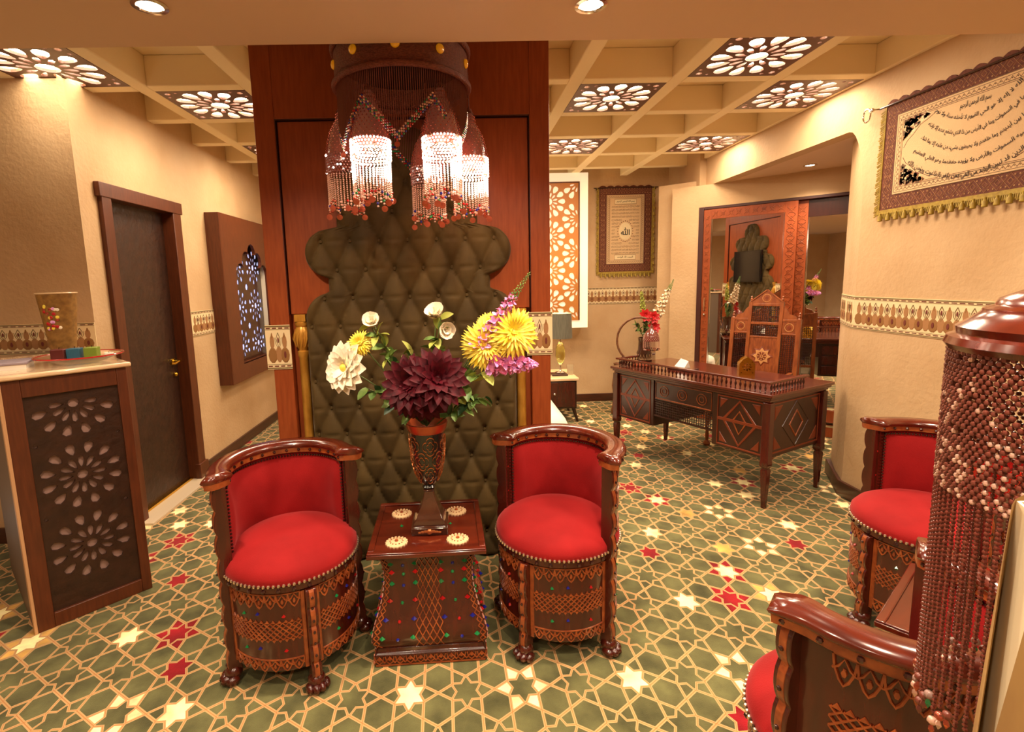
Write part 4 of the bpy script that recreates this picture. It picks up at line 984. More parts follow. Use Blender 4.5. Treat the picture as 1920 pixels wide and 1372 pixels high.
def mdoor(x0, x1, y, zb, zt, ls, rs, tr_, br, nm, tm='panel', lab=None):
    b = MB(); b.box(x0, x0+ls, y, y+.035, zb, zt); b.box(x1-rs, x1, y, y+.035, zb, zt)
    b.box(x0+ls, x1-rs, y, y+.035, zb, zb+br)
    o = P(nm, b, 'panel', wr, bev=.002); t_ = P('top_rail', MB().box(x0+ls, x1-rs, y, y+.035, zt-tr_, zt), tm, o)
    r = MB()
    if rs > .09: relief(r, x1-rs+.015, x1-.015, zb+.1, zt-.05, y)
    if ls > .07: relief(r, x0+.015, x0+ls-.015, zb+.1, zt-.05, y)
    if tm == 'panel': relief(r, x0+ls, x1-rs, zt-tr_+.02, zt-.02, y, True)
    P('carved_relief', r, 'carve', o, smooth=0)
    P('mirror', MB().box(x0+ls, x1-rs, y+.012, y+.02, zb+br, zt-tr_), 'mirror', o, smooth=0)
    m = MB(); w_ = .012
    P('bevel_edge', m.box(x0+ls, x0+ls+w_, y+.004, y+.012, zb+br, zt-tr_).box(x1-rs-w_, x1-rs, y+.004, y+.012, zb+br, zt-tr_), 'chrome', o)
    return o
d1_ = mdoor(-1.06, -.20, 0, .13, 2.27, .075, .105, .10, .12, 'door')
d2_ = mdoor(-.215, .95, .042, .13, 2.27, .095, .10, .16, .12, 'door', 'dark')
P('door_pull', MB().tube([(-1.025, -.004, 1.20), (-1.025, -.012, 1.24), (-1.025, -.012, 1.30), (-1.025, -.004, 1.34)], .006, 8).ball((-1.025, -.008, 1.16), .012, 8, 5), 'chrome', d1_)
P('outer_frame', MB().box(-1.11, -1.06, -.01, .12, 0, 2.30).box(-1.06, 1.1, -.005, .12, 2.272, 2.30), 'pdark', wr, bev=.003)
P('plinth', MB().box(-1.06, 1.1, -.02, .12, 0, .10), 'panel', wr, bev=.003); P('track', MB().box(-1.06, 1.1, -.024, .10, .10, .118), 'chrome', wr)
nw = MB(); nw.box(-1.6, 1.4, .12, .25, 0, 2.6, T=Matrix.Translation((3.42, 4.80, 0)) @ Matrix.Rotation(radians(-42.8), 4, 'Z')); struct('wall_niche', nw, 'wall')
nw = MB(); nw.box(-1.40, 1.4, 0, .12, 2.30, 2.53, T=Matrix.Translation((3.42, 4.80, 0)) @ Matrix.Rotation(radians(-42.8), 4, 'Z')); nw.box(-1.4, -1.112, 0, .12, 0, 2.3, T=Matrix.Translation((3.42, 4.80, 0)) @ Matrix.Rotation(radians(-42.8), 4, 'Z')); struct('wall_niche_head', nw, 'wall')

# ------------------------------------------------------------------ writing desk
dk = thing('writing_desk', (1.345, 4.505, 0), 'dark mahogany inlaid writing desk with spindle gallery, in front of the mirror wardrobe', 'desk', rz=atan2(-.888, .46))
DL, DW, DZ = 1.47, .77, .80
def dpt(x, y): return (1.345+.46*x+.888*y, 4.505-.888*x+.46*y)
b = MB(); b.box(0, DL, 0, DW, DZ-.022, DZ); b.box(.014, DL-.014, .014, DW-.014, DZ-.040, DZ-.022); b.box(.028, DL-.028, .028, DW-.028, DZ-.060, DZ-.040); P('desktop', b, 'mahogx', dk, bev=.004)
zb = .345
for nm, x0, x1 in (('left_pedestal', .045, .46), ('right_pedestal', DL-.46, DL-.045)):
    b = MB(); b.box(x0, x1, .045, DW-.06, zb, DZ-.06); p_ = P(nm, b, 'dark', dk, bev=.003)
    w0, w1 = x0+.045, x1-.035
    for k, (za, zc) in enumerate(((zb+.02, zb+.205), (zb+.215, DZ-.075))):
        f = fxz(.044); m = MB(); cx, cz = (w0+w1)/2, (za+zc)/2
        m.strip([(w0, za), (w1, za), (w1, zc), (w0, zc)], .014, .005, f, 0, closed=True)
        s_ = -1 if k == 0 else 1
        m.patch([(w0+.02, zc-.02 if s_ < 0 else za+.02)]*1+[(w0+.02, cz), (w0+.08, zc-.02 if s_ < 0 else za+.02)], .003, f, 1) if False else None
        m.strip([(w0+.05, zc if s_ < 0 else za), (cx, za+.02 if s_ < 0 else zc-.02), (w1-.05, zc if s_ < 0 else za)], .020, .004, f, 0)
        m.strip([(w0+.12, zc if s_ < 0 else za), (cx, cz-.01*s_), (w1-.12, zc if s_ < 0 else za)], .012, .004, f, 2)
        for e in (0, 1):
            xx = w0+.018 if e == 0 else w1-.018; d_ = 1 if e == 0 else -1; zo = za+.018 if s_ < 0 else zc-.018; zi = zo-(-1)*(.0) 
            m.patch([(xx, zo), (xx+d_*.06, zo), (xx, zo+(.075 if s_ < 0 else -.075))], .003, f, 1)
        P('inlaid_front', m, ['inlayr', 'inlayr', 'inlay'], p_, smooth=0)
    for k in range(3):
        z0 = zb+.02+k*.12; dr_ = P('drawer', MB().box(x0+.03, x1-.03, DW-.062, DW-.048, z0, z0+.105), 'mahog', p_, bev=.003)
        P('drawer_pull', MB().ball(((x0+x1)/2, DW-.03, z0+.05), .014, 8, 5, sc=(1, 1.3, 1)), 'chrome', dr_)
b = MB(); b.box(.46, DL-.46, .055, DW-.06, .575, DZ-.06); q = P('centre_drawer', b, 'dark', dk, bev=.003)
m = MB(); f = fxz(.054)
m.strip([(.475, .59), (DL-.475, .59), (DL-.475, .725), (.475, .725)], .010, .004, f, closed=True)
for k in range(3): cx = DL/2+(k-1)*.175; m.strip([(cx+.042*cos(a), .658+.042*sin(a)) for a in [i*pi/10 for i in range(20)]], .005, .004, f, closed=True); m.strip([(cx+.022*cos(a), .658+.022*sin(a)) for a in [i*pi/6 for i in range(12)]], .004, .004, f, closed=True)
P('circle_inlay', m, 'inlay', q, smooth=0)
def mashr(mb, x0, x1, z0, z1, y, d=.022, T=None, r=.0022, br=.0062, mi=0):
    nx, nz_ = max(1, round((x1-x0)/d)), max(1, round((z1-z0)/d))
    for i in range(nx+1): x = x0+(x1-x0)*i/nx; mb.box(x-r, x+r, y-r, y+r, z0, z1, mi, T)
    for j in range(nz_+1): z = z0+(z1-z0)*j/nz_; mb.box(x0, x1, y-r, y+r, z-r, z+r, mi, T)
    for i in range(nx+1):
        for j in range(nz_+1):
            x = x0+(x1-x0)*i/nx; z = z0+(z1-z0)*j/nz_; n = len(mb.v)
            mb.octa((x, y, z), br, mi)
            if T:
                for k in range(n, len(mb.v)): mb.v[k] = tuple(T @ Vector(mb.v[k]))
    return mb
b = MB(); mashr(b, .465, DL-.465, .445, .565, .06, .020); b.box(.46, DL-.46, .05, .07, .435, .447); P('turned_lattice', b, 'dark', dk, smooth=0)
for x in (.045, DL-.045):
    sg = -1 if x < .5 else 1; m = MB(); fx = lambda u, v, h: (x+sg*h, u, v)
    y0, y1, z0, z1 = .10, DW-.11, zb+.03, DZ-.08; cy, cz = (y0+y1)/2, (z0+z1)/2
    m.strip([(y0, z0), (y1, z0), (y1, z1), (y0, z1)], .014, .004, fx, 0, closed=True)
    m.strip([(cy, z0+.01), (y1-.12, cz), (cy, z1-.01), (y0+.12, cz)], .022, .004, fx, 1, closed=True); m.strip([(cy, z0+.08), (cy+.08, cz), (cy, z1-.08), (cy-.08, cz)], .016, .004, fx, 2, closed=True)
    for yy in (y0+.02, y1-.02):
        for zz in (z0+.02, z1-.02): m.patch([(yy, zz), (yy+(.09 if yy < cy else -.09), zz), (yy, zz+(.10 if zz < cz else -.10))], .003, fx, 0)
    P('side_inlay', m, ['inlayr', 'dark', 'inlay'], dk, smooth=0)
for x in (.045, DL-.045):
    for y in (.045, DW-.075):
        l = MB(); r = .026
        def sqr(prof):
            vs = []; fs = []
            for r_, z in prof: vs += [(x-r_, y-r_, z), (x+r_, y-r_, z), (x+r_, y+r_, z), (x-r_, y+r_, z)]
            for j in range(len(prof)-1):
                for i in range(4): fs.append((j*4+i, j*4+(i+1) % 4, j*4+4+(i+1) % 4, j*4+4+i))
            fs += [(3, 2, 1, 0), tuple((len(prof)-1)*4+i for i in range(4))]; return l.add(vs, fs)
        sqr([(.014, 0), (.014, .02), (.024, .27), (.018, .285), (.029, .30), (.029, .33), (.027, .335), (.027, DZ-.061)]); P('leg', l, 'mahog', dk, bev=.004)
bal = MB().lathe([(.0045, 0), (.006, .004), (.003, .010), (.0085, .028), (.009, .036), (.003, .050), (.006, .058), (.0045, .062)], 8)
bo = None; nbal = 0
for (xa, ya, xb, yb, n) in [(.055, .045, DL-.055, .045, 38), (.055, .065, .055, .48, 12), (DL-.055, .065, DL-.055, .48, 12)]:
    for i in range(n):
        x, y = xa+(xb-xa)*(i+.5)/n, ya+(yb-ya)*(i+.5)/n
        if bo is None: bo = P('baluster', bal, 'mahog', dk, loc=(x, y, DZ)); c = bo
        else: c = bo.copy(); COL.objects.link(c); c.parent = dk; c.location = (x, y, DZ)
b = MB(); b.box(.035, DL-.035, .03, .062, DZ+.062, DZ+.078); b.box(.035, .070, .062, .50, DZ+.062, DZ+.078); b.box(DL-.070, DL-.035, .062, .50, DZ+.062, DZ+.078); P('gallery_rail', b, 'mahogx', dk, bev=.003)

# things on the desk
x, y = dpt(.13, .24)
dl_ = thing('hoop_desk_lamp', (x, y, DZ), 'copper hoop desk lamp with small beaded bell shade at the left end of the desk', 'lamp', rz=radians(-15))
P('foot', MB().lathe([(.075, 0), (.078, .006), (.06, .016), (.025, .022), (.0001, .024)], 32), 'copper', dl_)
hp = [(-.015+.205*cos(a)*.93, 0, .225+.205*sin(a)) for a in [radians(-80-k*13) for k in range(17)]]
P('hoop', MB().tube(hp, [.010]*17, 10), 'wicker', dl_)
ex_, _, ez_ = hp[-1]; sx0 = ex_+.045
P('bell_shade', MB().lathe([(.010, .14), (.016, .12), (.020, .105), (.045, .085), (.062, .05), (.070, 0)], 28, c=(sx0, 0, ez_-.20), cap=False).tube([(ex_, 0, ez_), (sx0, 0, ez_+.002), (sx0, 0, ez_-.06)], .003, 6), 'rglass', dl_)
b = MB(); rr = random.Random(4)
for k in range(26):
    a = 2*pi*k/26; xx, yy = sx0+.069*cos(a), .069*sin(a)
    for q in range(7): b.octa((xx, yy, ez_-.205-q*.009), .003, 0, h=.0042)
    b.ball((xx, yy, ez_-.275), .0075, 6, 4, rr.choice([1, 2, 0]))
for j in range(9):
    for k in range(22):
        u = [.020, .032, .045, .052, .058, .063, .066, .068, .070][j]+.002; a = 2*pi*(k+.5*(j % 2))/22; b.ball((sx0+u*cos(a), u*sin(a), ez_-.10-j*.0115), .0030, 4, 3)
P('bead_fringe', b, ['bead', 'studd', 'coin'], dl_, kind='stuff')
x, y = dpt(.06, .36)
fv2 = thing('desk_vase', (x, y, DZ), 'dark banded pot holding red flowers behind the hoop desk lamp', 'vase')
P('pot', MB().lathe([(.060, 0), (.068, .01), (.072, .03), (.066, .10), (.056, .12), (.052, .20), (.058, .235), (.050, .235), (.046, .13), (.0001, .12)], 28), 'vglaze', fv2)
b = MB(); fz = lambda u, v, h: ((.0705-.004*(v/.06)+h)*cos(u/.07), (.0705-.004*(v/.06)+h)*sin(u/.07), .035+v)
for k in range(16): u = 2*pi*.07*k/16; b.strip([(u-.012, .0), (u, .05), (u+.012, 0)], .004, .003, fz); b.strip([(u-.003, 0), (u, .016), (u+.003, 0)], .004, .003, fz)
P('zigzag_band', b, 'ivory', fv2, smooth=0)
m2 = (x, y, DZ+.22)
def V2(a, b_, c): return (x+a, y+b_, DZ+c)
for (a, c, lab) in [(-.02, .44, 'red silk flower in the desk pot, left one'), (.055, .42, 'large red silk flower in the desk pot, middle one'), (.06, .33, 'lowest red silk flower in the desk pot')]:
    bloom('red_flower', V2(a, -.06, c), (.1, -1, .3), .065, [(6, .6, .9, -.3), (8, 1, .4, -.3)], 'petr', lab, m2, w_=.55, center='petr')
def spike2(name, base, tip, r, n, cols, label, tipcol, tf):
    global mouth
    om = mouth; mouth = m2; spike(name, base, tip, r, n, cols, label, tipcol, tf); mouth = om
spike2('green_flower_spike', V2(-.01, 0, .44), V2(-.035, 0, .66), .028, 40, ['leafy'], 'lime green flower spike rising from the desk pot', 'leafy', .9)
spike2('cream_flower_spike', V2(.10, 0, .42), V2(.27, .02, .76), .045, 46, ['petw', 'ivory'], 'cream foxtail spike leaning right out of the desk pot', 'leaf', .74)
for tx_, tz_, lab in ((-.10, .36, 'leaf sprig on the left side of the desk pot'), (.0, .38, 'leaf sprig in the middle of the desk pot')):
    leafspray('leaf_sprig', V2(0, 0, .22), V2(tx_, -.03, tz_), 14, .05, lab, 'leafd')
x, y = dpt(.50, .30); cdt = thing('note_card', (x, y, DZ), 'white folded card standing on a wooden box on the desk', 'card', rz=radians(-75))
P('sheet', MB().add([(-.06, 0, .025), (.06, 0, .025), (.075, .03, .085), (-.02, .03, .095), (-.06, .06, .025), (.06, .06, .025)], [(0, 1, 2, 3), (3, 2, 5, 4), (1, 5, 2)]), 'paper', cdt, smooth=0)
bx = thing('wooden_box', (x+.02, y-.01, DZ), 'flat dark wooden box under the white card on the desk', 'box', rz=radians(-62)); P('box_body', MB().box(-.11, .11, -.05, .07, 0, .016), 'mahog', bx, bev=.002); P('lid', MB().box(-.113, .113, -.053, .073, .017, .0245), 'mahogx', bx, bev=.002)
x, y = dpt(.93, .55); nh = thing('napkin_holder', (x, y, DZ), 'pierced brass house-shaped holder on the desk', 'holder', rz=radians(-20))
gab = [(-.055, 0), (.055, 0), (.055, .09), (.03, .125), (0, .142), (-.03, .125), (-.055, .09)]
vs, fs = bez_mesh([gab, ]+[petal(0, .065, .012, .034, .006, a, 8) for a in [k*pi/4 for k in range(8)]]+[circ(0, .065, .007, 8)]+[circ(sx_*.04, .02, .005, 6) for sx_ in (-1, 1)]+[circ(sx_*.035, .105, .005, 6) for sx_ in (-1, 1)], .002)
for yy in (-.045, .045): P('end_plate', MB().add(vs, fs, 0, Matrix.Translation((0, yy, 0)) @ TXZ), 'brass', nh, smooth=0)
vs, fs = bez_mesh([[(-.045, 0), (.045, 0), (.045, .092), (-.045, .092)]]+[petal(0, .048, .010, .030, .006, a, 8) for a in [k*pi/4 for k in range(8)]], .002)
for xx in (-.055, .055): P('side_plate', MB().add(vs, fs, 0, Matrix.Translation((xx, 0, 0)) @ Matrix.Rotation(pi/2, 4, 'Z') @ TXZ), 'brass', nh, smooth=0)
P('roof', MB().add([(-.057, -.046, .09), (-.057, .046, .09), (0, .046, .143), (0, -.046, .143), (.057, -.046, .09), (.057, .046, .09)], [(0, 1, 2, 3), (3, 2, 5, 4)]), 'brass', nh, smooth=0)

# ------------------------------------------------------------------ throne chair behind the desk
tc = thing('throne_chair', (2.66, 4.55, 0), 'high-backed carved throne chair with spindle panels and star inlay, behind the desk', 'chair', rz=radians(-49))
TB = Matrix.Translation((0, .23, .42)) @ Matrix.Rotation(radians(-7), 4, 'X') @ Matrix.Translation((0, 0, -.42))
def tb(name, mb, m, par=tc, **k): return P(name, mb, m, par, **k)
for sx_ in (-1, 1):
    b = MB(); b.box(sx_*.285-.017, sx_*.285+.017, -.017, .017, .42, 1.17, T=TB); b.lathe([(.018, 0), (.008, .012), (.014, .025), (.006, .040), (.010, .052), (.0001, .064)], 10, c=(sx_*.285, 0, 1.17), T=TB); tb('back_post', b, 'throne', bev=.002)
    b = MB(); b.box(sx_*.135-.015, sx_*.135+.015, -.017, .017, .42, 1.325, T=TB); b.lathe([(.017, 0), (.008, .012), (.013, .025), (.006, .038), (.009, .048), (.0001, .06)], 10, c=(sx_*.135, 0, 1.325), T=TB); tb('inner_post', b, 'throne', bev=.002)
b = MB()
for z0, z1, x0, x1 in ((1.285, 1.31, -.12, .12), (1.11, 1.135, -.12, .12), (.985, 1.0, -.12, .12), (.575, .60, -.27, .27), (1.145, 1.165, -.27, -.15), (1.145, 1.165, .15, .27), (1.02, 1.035, -.27, -.15), (1.02, 1.035, .15, .27), (.42, .46, -.27, .27)): b.box(x0, x1, -.014, .014, z0, z1, T=TB)
tb('crossbar', b, 'throne', bev=.002)
b = MB(); b.prism([(-.13, 1.31), (.13, 1.31), (.125, 1.335), (0, 1.435), (-.125, 1.335)], -.012, .012, T=TB @ TXZ)
for s_ in (-1, 1):
    b.prism([(s_*.15, 1.165), (s_*.268, 1.165), (s_*.25, 1.20), (s_*.20, 1.215), (s_*.175, 1.26), (s_*.15, 1.285)], -.010, .010, T=TB @ TXZ)
    b.strip([(s_*.14, 1.325), (0, 1.44)], .014, .008, lambda u, v, h: tuple(TB @ Vector((u, -.012-h, v))))
tb('pediment', b, 'throne')
b = MB(); mashr(b, -.12, .12, 1.135, 1.285, 0, .018, TB); mashr(b, -.12, .12, 1.0, 1.11, 0, .018, TB)
for s_ in (-1, 1): mashr(b, min(s_*.155, s_*.265), max(s_*.155, s_*.265), .60, 1.02, 0, .018, TB)
tb('turned_lattice', b, 'dark', smooth=0)
b = MB(); b.box(-.12, .12, -.010, .010, .60, .985, T=TB); b.box(-.268, -.152, -.010, .010, 1.035, 1.145, T=TB); b.box(.152, .268, -.010, .010, 1.035, 1.145, T=TB); tb('back_panel', b, 'inlay')
b = MB(); f = lambda u, v, h: tuple(TB @ Vector((u, -.0105-h, v)))
def star(cx, cz, R, r, n, mi, h=.002): b.patch([((R if k % 2 == 0 else r)*sin(pi*k/n)+cx, (R if k % 2 == 0 else r)*cos(pi*k/n)+cz) for k in range(2*n)], h, f, mi)
star(0, .81, .100, .068, 8, 0); star(0, .81, .088, .060, 8, 1, .0032); star(0, .81, .050, .046, 8, 0, .0044)
for k in range(8): a = k*pi/4; b.patch([(.008*sin(a+1), .81+.008*cos(a+1)), (.036*sin(a-.2), .81+.036*cos(a-.2)), (.044*sin(a), .81+.044*cos(a)), (.036*sin(a+.2), .81+.036*cos(a+.2)), (.008*sin(a-1), .81+.008*cos(a-1))], .0058, f, 1)
for cx, cz in ((0, 1.362), (-.21, 1.09), (.21, 1.09)): b.strip([(cx+.036*cos(a), cz+.036*sin(a)) for a in [k*pi/10 for k in range(20)]], .006, .004, f, 1, closed=True); b.patch([(cx+.018*cos(a), cz+.018*sin(a)) for a in [k*pi/4 for k in range(8)]], .003, f, 0)
tb('star_inlay', b, ['inlayr', 'inlaym'], smooth=0)
P('seat', MB().box(-.29, .29, -.27, .23, .40, .445), 'throne', tc, bev=.006); P('cushion', MB().box(-.26, .26, -.25, .18, .446, .49), 'olive', tc, bev=.02)
b = MB()
for x0 in (-.29, .255): b.box(x0, x0+.035, -.27, .20, .665, .69)
P('armrest', b, 'throne', tc, bev=.005)
b = MB(); mashr(b, -.245, .245, .27, .39, -.255, .02); 
for x0 in (-.272, .272): mashr(b, -.23, .19, .27, .39, 0, .02, Matrix.Translation((x0, 0, 0)) @ Matrix.Rotation(pi/2, 4, 'Z')); mashr(b, -.22, .19, .46, .66, 0, .02, Matrix.Translation((x0, 0, 0)) @ Matrix.Rotation(pi/2, 4, 'Z'))
P('apron_lattice', b, 'dark', tc, smooth=0)
for sx_ in (-1, 1):
    for yy in (-.25, .22):
        l = MB(); l.lathe([(.026, 0), (.034, .018), (.026, .038), (.014, .05), (.018, .10), (.012, .16), (.022, .24), (.022, .40)], 14, c=(sx_*.27, yy, 0))
        if yy < 0: l.box(sx_*.272-.016, sx_*.272+.016, -.268, -.236, .40, .67)
        P('leg', l, 'throne', tc)

# ------------------------------------------------------------------ back area
lb = thing('lightbox', (1.17, 6.2, 0), 'tall pale lightbox panel with star lattice front between partition and small tapestry', 'panel')
P('box_body', MB().box(-.55, .40, 0, .249, .985, ZC-.001), 'lbox', lb, bev=.006)
W0, H0 = .70, 1.62; hl = []
R = .20
for j in range(-1, 5):
    for i in range(-1, 3):
        cx, cz = .35+(i-.5)*R*1.74*1.0+R*.87, .20+j*R*2.02+(i % 2)*R*1.01
        hl.append(circ(cx, cz, R*.20, 12))
        for k in range(12): a = 2*pi*k/12; hl.append(petal(cx, cz, R*.23, R*.52, R*.062, a+pi/12, 8)); hl.append(petal(cx, cz, R*.53, R*.97, R*.172, a, 10))
ok = [h for h in hl if all(.01 < p[0] < W0-.01 and .01 < p[1] < H0-.01 for p in h)]
vs, fs = bez_mesh([[(0, 0), (W0, 0), (W0, H0), (0, H0)]]+ok, .008); P('lattice', MB().add(vs, fs, 0, Matrix.Translation((-.42, -.012, 1.08)) @ TXZ), 'latt', lb, smooth=0)
P('lattice_frame', MB().box(.28, .295, -.02, 0, 1.08, 2.70).box(-.43, .295, -.02, 0, 2.70, 2.715), 'doorf', lb)
ns = thing('nightstand', (1.0, 5.78, 0), 'dark brown nightstand with pale top behind the partition, beside the back wall', 'nightstand')
P('top', MB().box(-.32, .29, -.31, .28, .475, .505), 'marble', ns, bev=.005); P('body', MB().box(-.30, .27, -.29, .26, .16, .474), 'dark', ns, bev=.004)
dr_ = P('drawer', MB().box(-.28, .25, -.302, -.291, .18, .46), 'mahog', ns, bev=.003); P('knob', MB().ball((.02, -.315, .33), .014, 10, 6), 'chrome', dr_)
for sx_ in (-.27, .24):
    for yy in (-.25, .22): P('leg', MB().tube([(sx_, yy, .16), (sx_+(.05 if sx_ > 0 else -.05), yy, 0)], [.022, .014], 10), 'dark', ns)
tl = thing('table_lamp', (1.135, 5.72, .524), 'bedside lamp with grey drum shade and yellow glass body, lit', 'lamp')
P('base', MB().lathe([(.06, 0), (.06, .008), (.02, .018), (.010, .03), (.008, .09), (.02, .10)], 28), 'chrome', tl)
P('glass_body', MB().lathe([(.012, .095), (.040, .13), (.056, .20), (.052, .28), (.030, .345), (.016, .36)], 28), 'yglass', tl)
P('neck', MB().lathe([(.012, .36), (.012, .42)], 12), 'chrome', tl); P('lamp_shade', MB().lathe([(.135, .40), (.125, .68), (.123, .68), (.133, .40)], 40, cap=False), 'shade', tl); P('bulb', MB().ball((0, 0, .50), .03, 12, 8), 'disk', tl)
lamp('POINT', (1.135, 5.72, 1.06), 30, .05, (1, .72, .38), name='bedside_bulb')
bk = thing('book', (1.12, 5.70, .505), 'thin dark book under the bedside lamp', 'book'); P('cover', MB().box(-.10, .08, -.09, .07, .0, .018), 'dark', bk, bev=.002)
P('pages', MB().box(-.097, .082, -.086, .066, .003, .015), 'paper', bk)
sg_ = thing('sign_holder', (1.235, 5.66, .505), 'small clear acrylic sign holder beside the bedside lamp', 'sign'); P('acrylic', MB().box(-.04, .04, 0, .004, 0, .125), 'glass', sg_); P('card', MB().box(-.036, .036, .005, .007, .005, .12), 'cream', sg_)
bd = thing('bed', (0, 4.85, 0), 'white bed mostly hidden behind the partition', 'bed')
P('mattress', MB().box(-1.1, .93, -.6, .40, .12, .40), 'sheet', bd, bev=.09); P('bed_base', MB().box(-1.05, .80, -.5, .3, .0, .12), 'dark', bd); P('bed_cover', MB().box(-1.0, .1, -.5, .30, .401, .43), 'floral', bd, bev=.012)
wv = thing('wicker_vase', (1.84, 5.78, 0), 'tall brown woven floor vase behind the left end of the desk', 'vase')
P('woven_body', MB().lathe([(.09, 0), (.10, .02), (.085, .10), (.07, .22), (.09, .34), (.075, .46), (.055, .54), (.075, .60), (.065, .60), (.045, .54), (.0001, .50)], 28), 'wicker', wv); P('collar', MB().tube([(.058*cos(k*pi/14), .058*sin(k*pi/14), .54) for k in range(28)], .008, 6, closed=True), 'goldd', wv)

# ------------------------------------------------------------------ tapestries with Arabic lettering
FORMS = {'ا': (0xFE8D, 2), 'ب': (0xFE8F, 4), 'ة': (0xFE93, 2), 'ت': (0xFE95, 4), 'ث': (0xFE99, 4), 'ج': (0xFE9D, 4), 'ح': (0xFEA1, 4), 'خ': (0xFEA5, 4), 'د': (0xFEA9, 2), 'ذ': (0xFEAB, 2), 'ر': (0xFEAD, 2), 'ز': (0xFEAF, 2),
 'س': (0xFEB1, 4), 'ش': (0xFEB5, 4), 'ص': (0xFEB9, 4), 'ض': (0xFEBD, 4), 'ط': (0xFEC1, 4), 'ظ': (0xFEC5, 4), 'ع': (0xFEC9, 4), 'غ': (0xFECD, 4), 'ف': (0xFED1, 4), 'ق': (0xFED5, 4), 'ك': (0xFED9, 4), 'ل': (0xFEDD, 4), 'م': (0xFEE1, 4),
 'ن': (0xFEE5, 4), 'ه': (0xFEE9, 4), 'و': (0xFEED, 2), 'ى': (0xFEEF, 2), 'ي': (0xFEF1, 4), 'أ': (0xFE83, 2), 'إ': (0xFE87, 2), 'ئ': (0xFE89, 4), 'ء': (0xFE80, 1), 'ؤ': (0xFE85, 2), 'لا': (0xFEFB, 2)}
def shape(text):
    out = []
    for wd in text.split():
        toks = []; i = 0
        while i < len(wd):
            if wd[i:i+2] == 'لا': toks.append('لا'); i += 2
            else: toks.append(wd[i]); i += 1
        g = []
        for k, c in enumerate(toks):
            base, n = FORMS[c]; prev = k > 0 and FORMS[toks[k-1]][1] == 4; nxt = n == 4 and k < len(toks)-1 and FORMS[toks[k+1]][1] > 1; prev = prev and n > 1
            g.append(chr(base+(3 if prev and nxt else 2 if nxt else 1 if prev else 0)))
        out.append(''.join(g)[::-1])
    return ' '.join(out[::-1])
def text2d(s, bold=0.0):
    c = bpy.data.curves.new('t', 'FONT'); c.body = s; c.resolution_u = 2; c.offset = bold; c.align_x = 'CENTER'
    o = bpy.data.objects.new('t', c); COL.objects.link(o); bpy.context.view_layer.update(); me = bpy.data.meshes.new_from_object(o)
    vs = [tuple(v.co)[:2] for v in me.vertices]; fs = [tuple(p.vertices) for p in me.polygons]
    bpy.data.objects.remove(o); bpy.data.curves.remove(c); bpy.data.meshes.remove(me)
    x0 = min(v[0] for v in vs); x1 = max(v[0] for v in vs); z0 = min(v[1] for v in vs); z1 = max(v[1] for v in vs)
    return [((a-x0)/(x1-x0)-.5, (b_-z0)/(z1-z0)-.5) for a, b_ in vs], fs
def put_text(mb, s, f, W_, H_, cu, cv, sag=0, mi=0, h=.003, bold=.006, rot=0):
    vs, fs = text2d(s, bold)
    def q(a, b_):
        u = a*W_; th_ = 4*sag*a*2/W_*1.0 if sag else 0
        th_ = atan2(8*sag*a/W_, 1); vv = -sag*(1-4*a*a)+b_*H_*cos(th_); return f(cu+u-b_*H_*sin(th_), cv+vv, h)
    mb.add([q(a, b_) for a, b_ in vs], fs, mi)
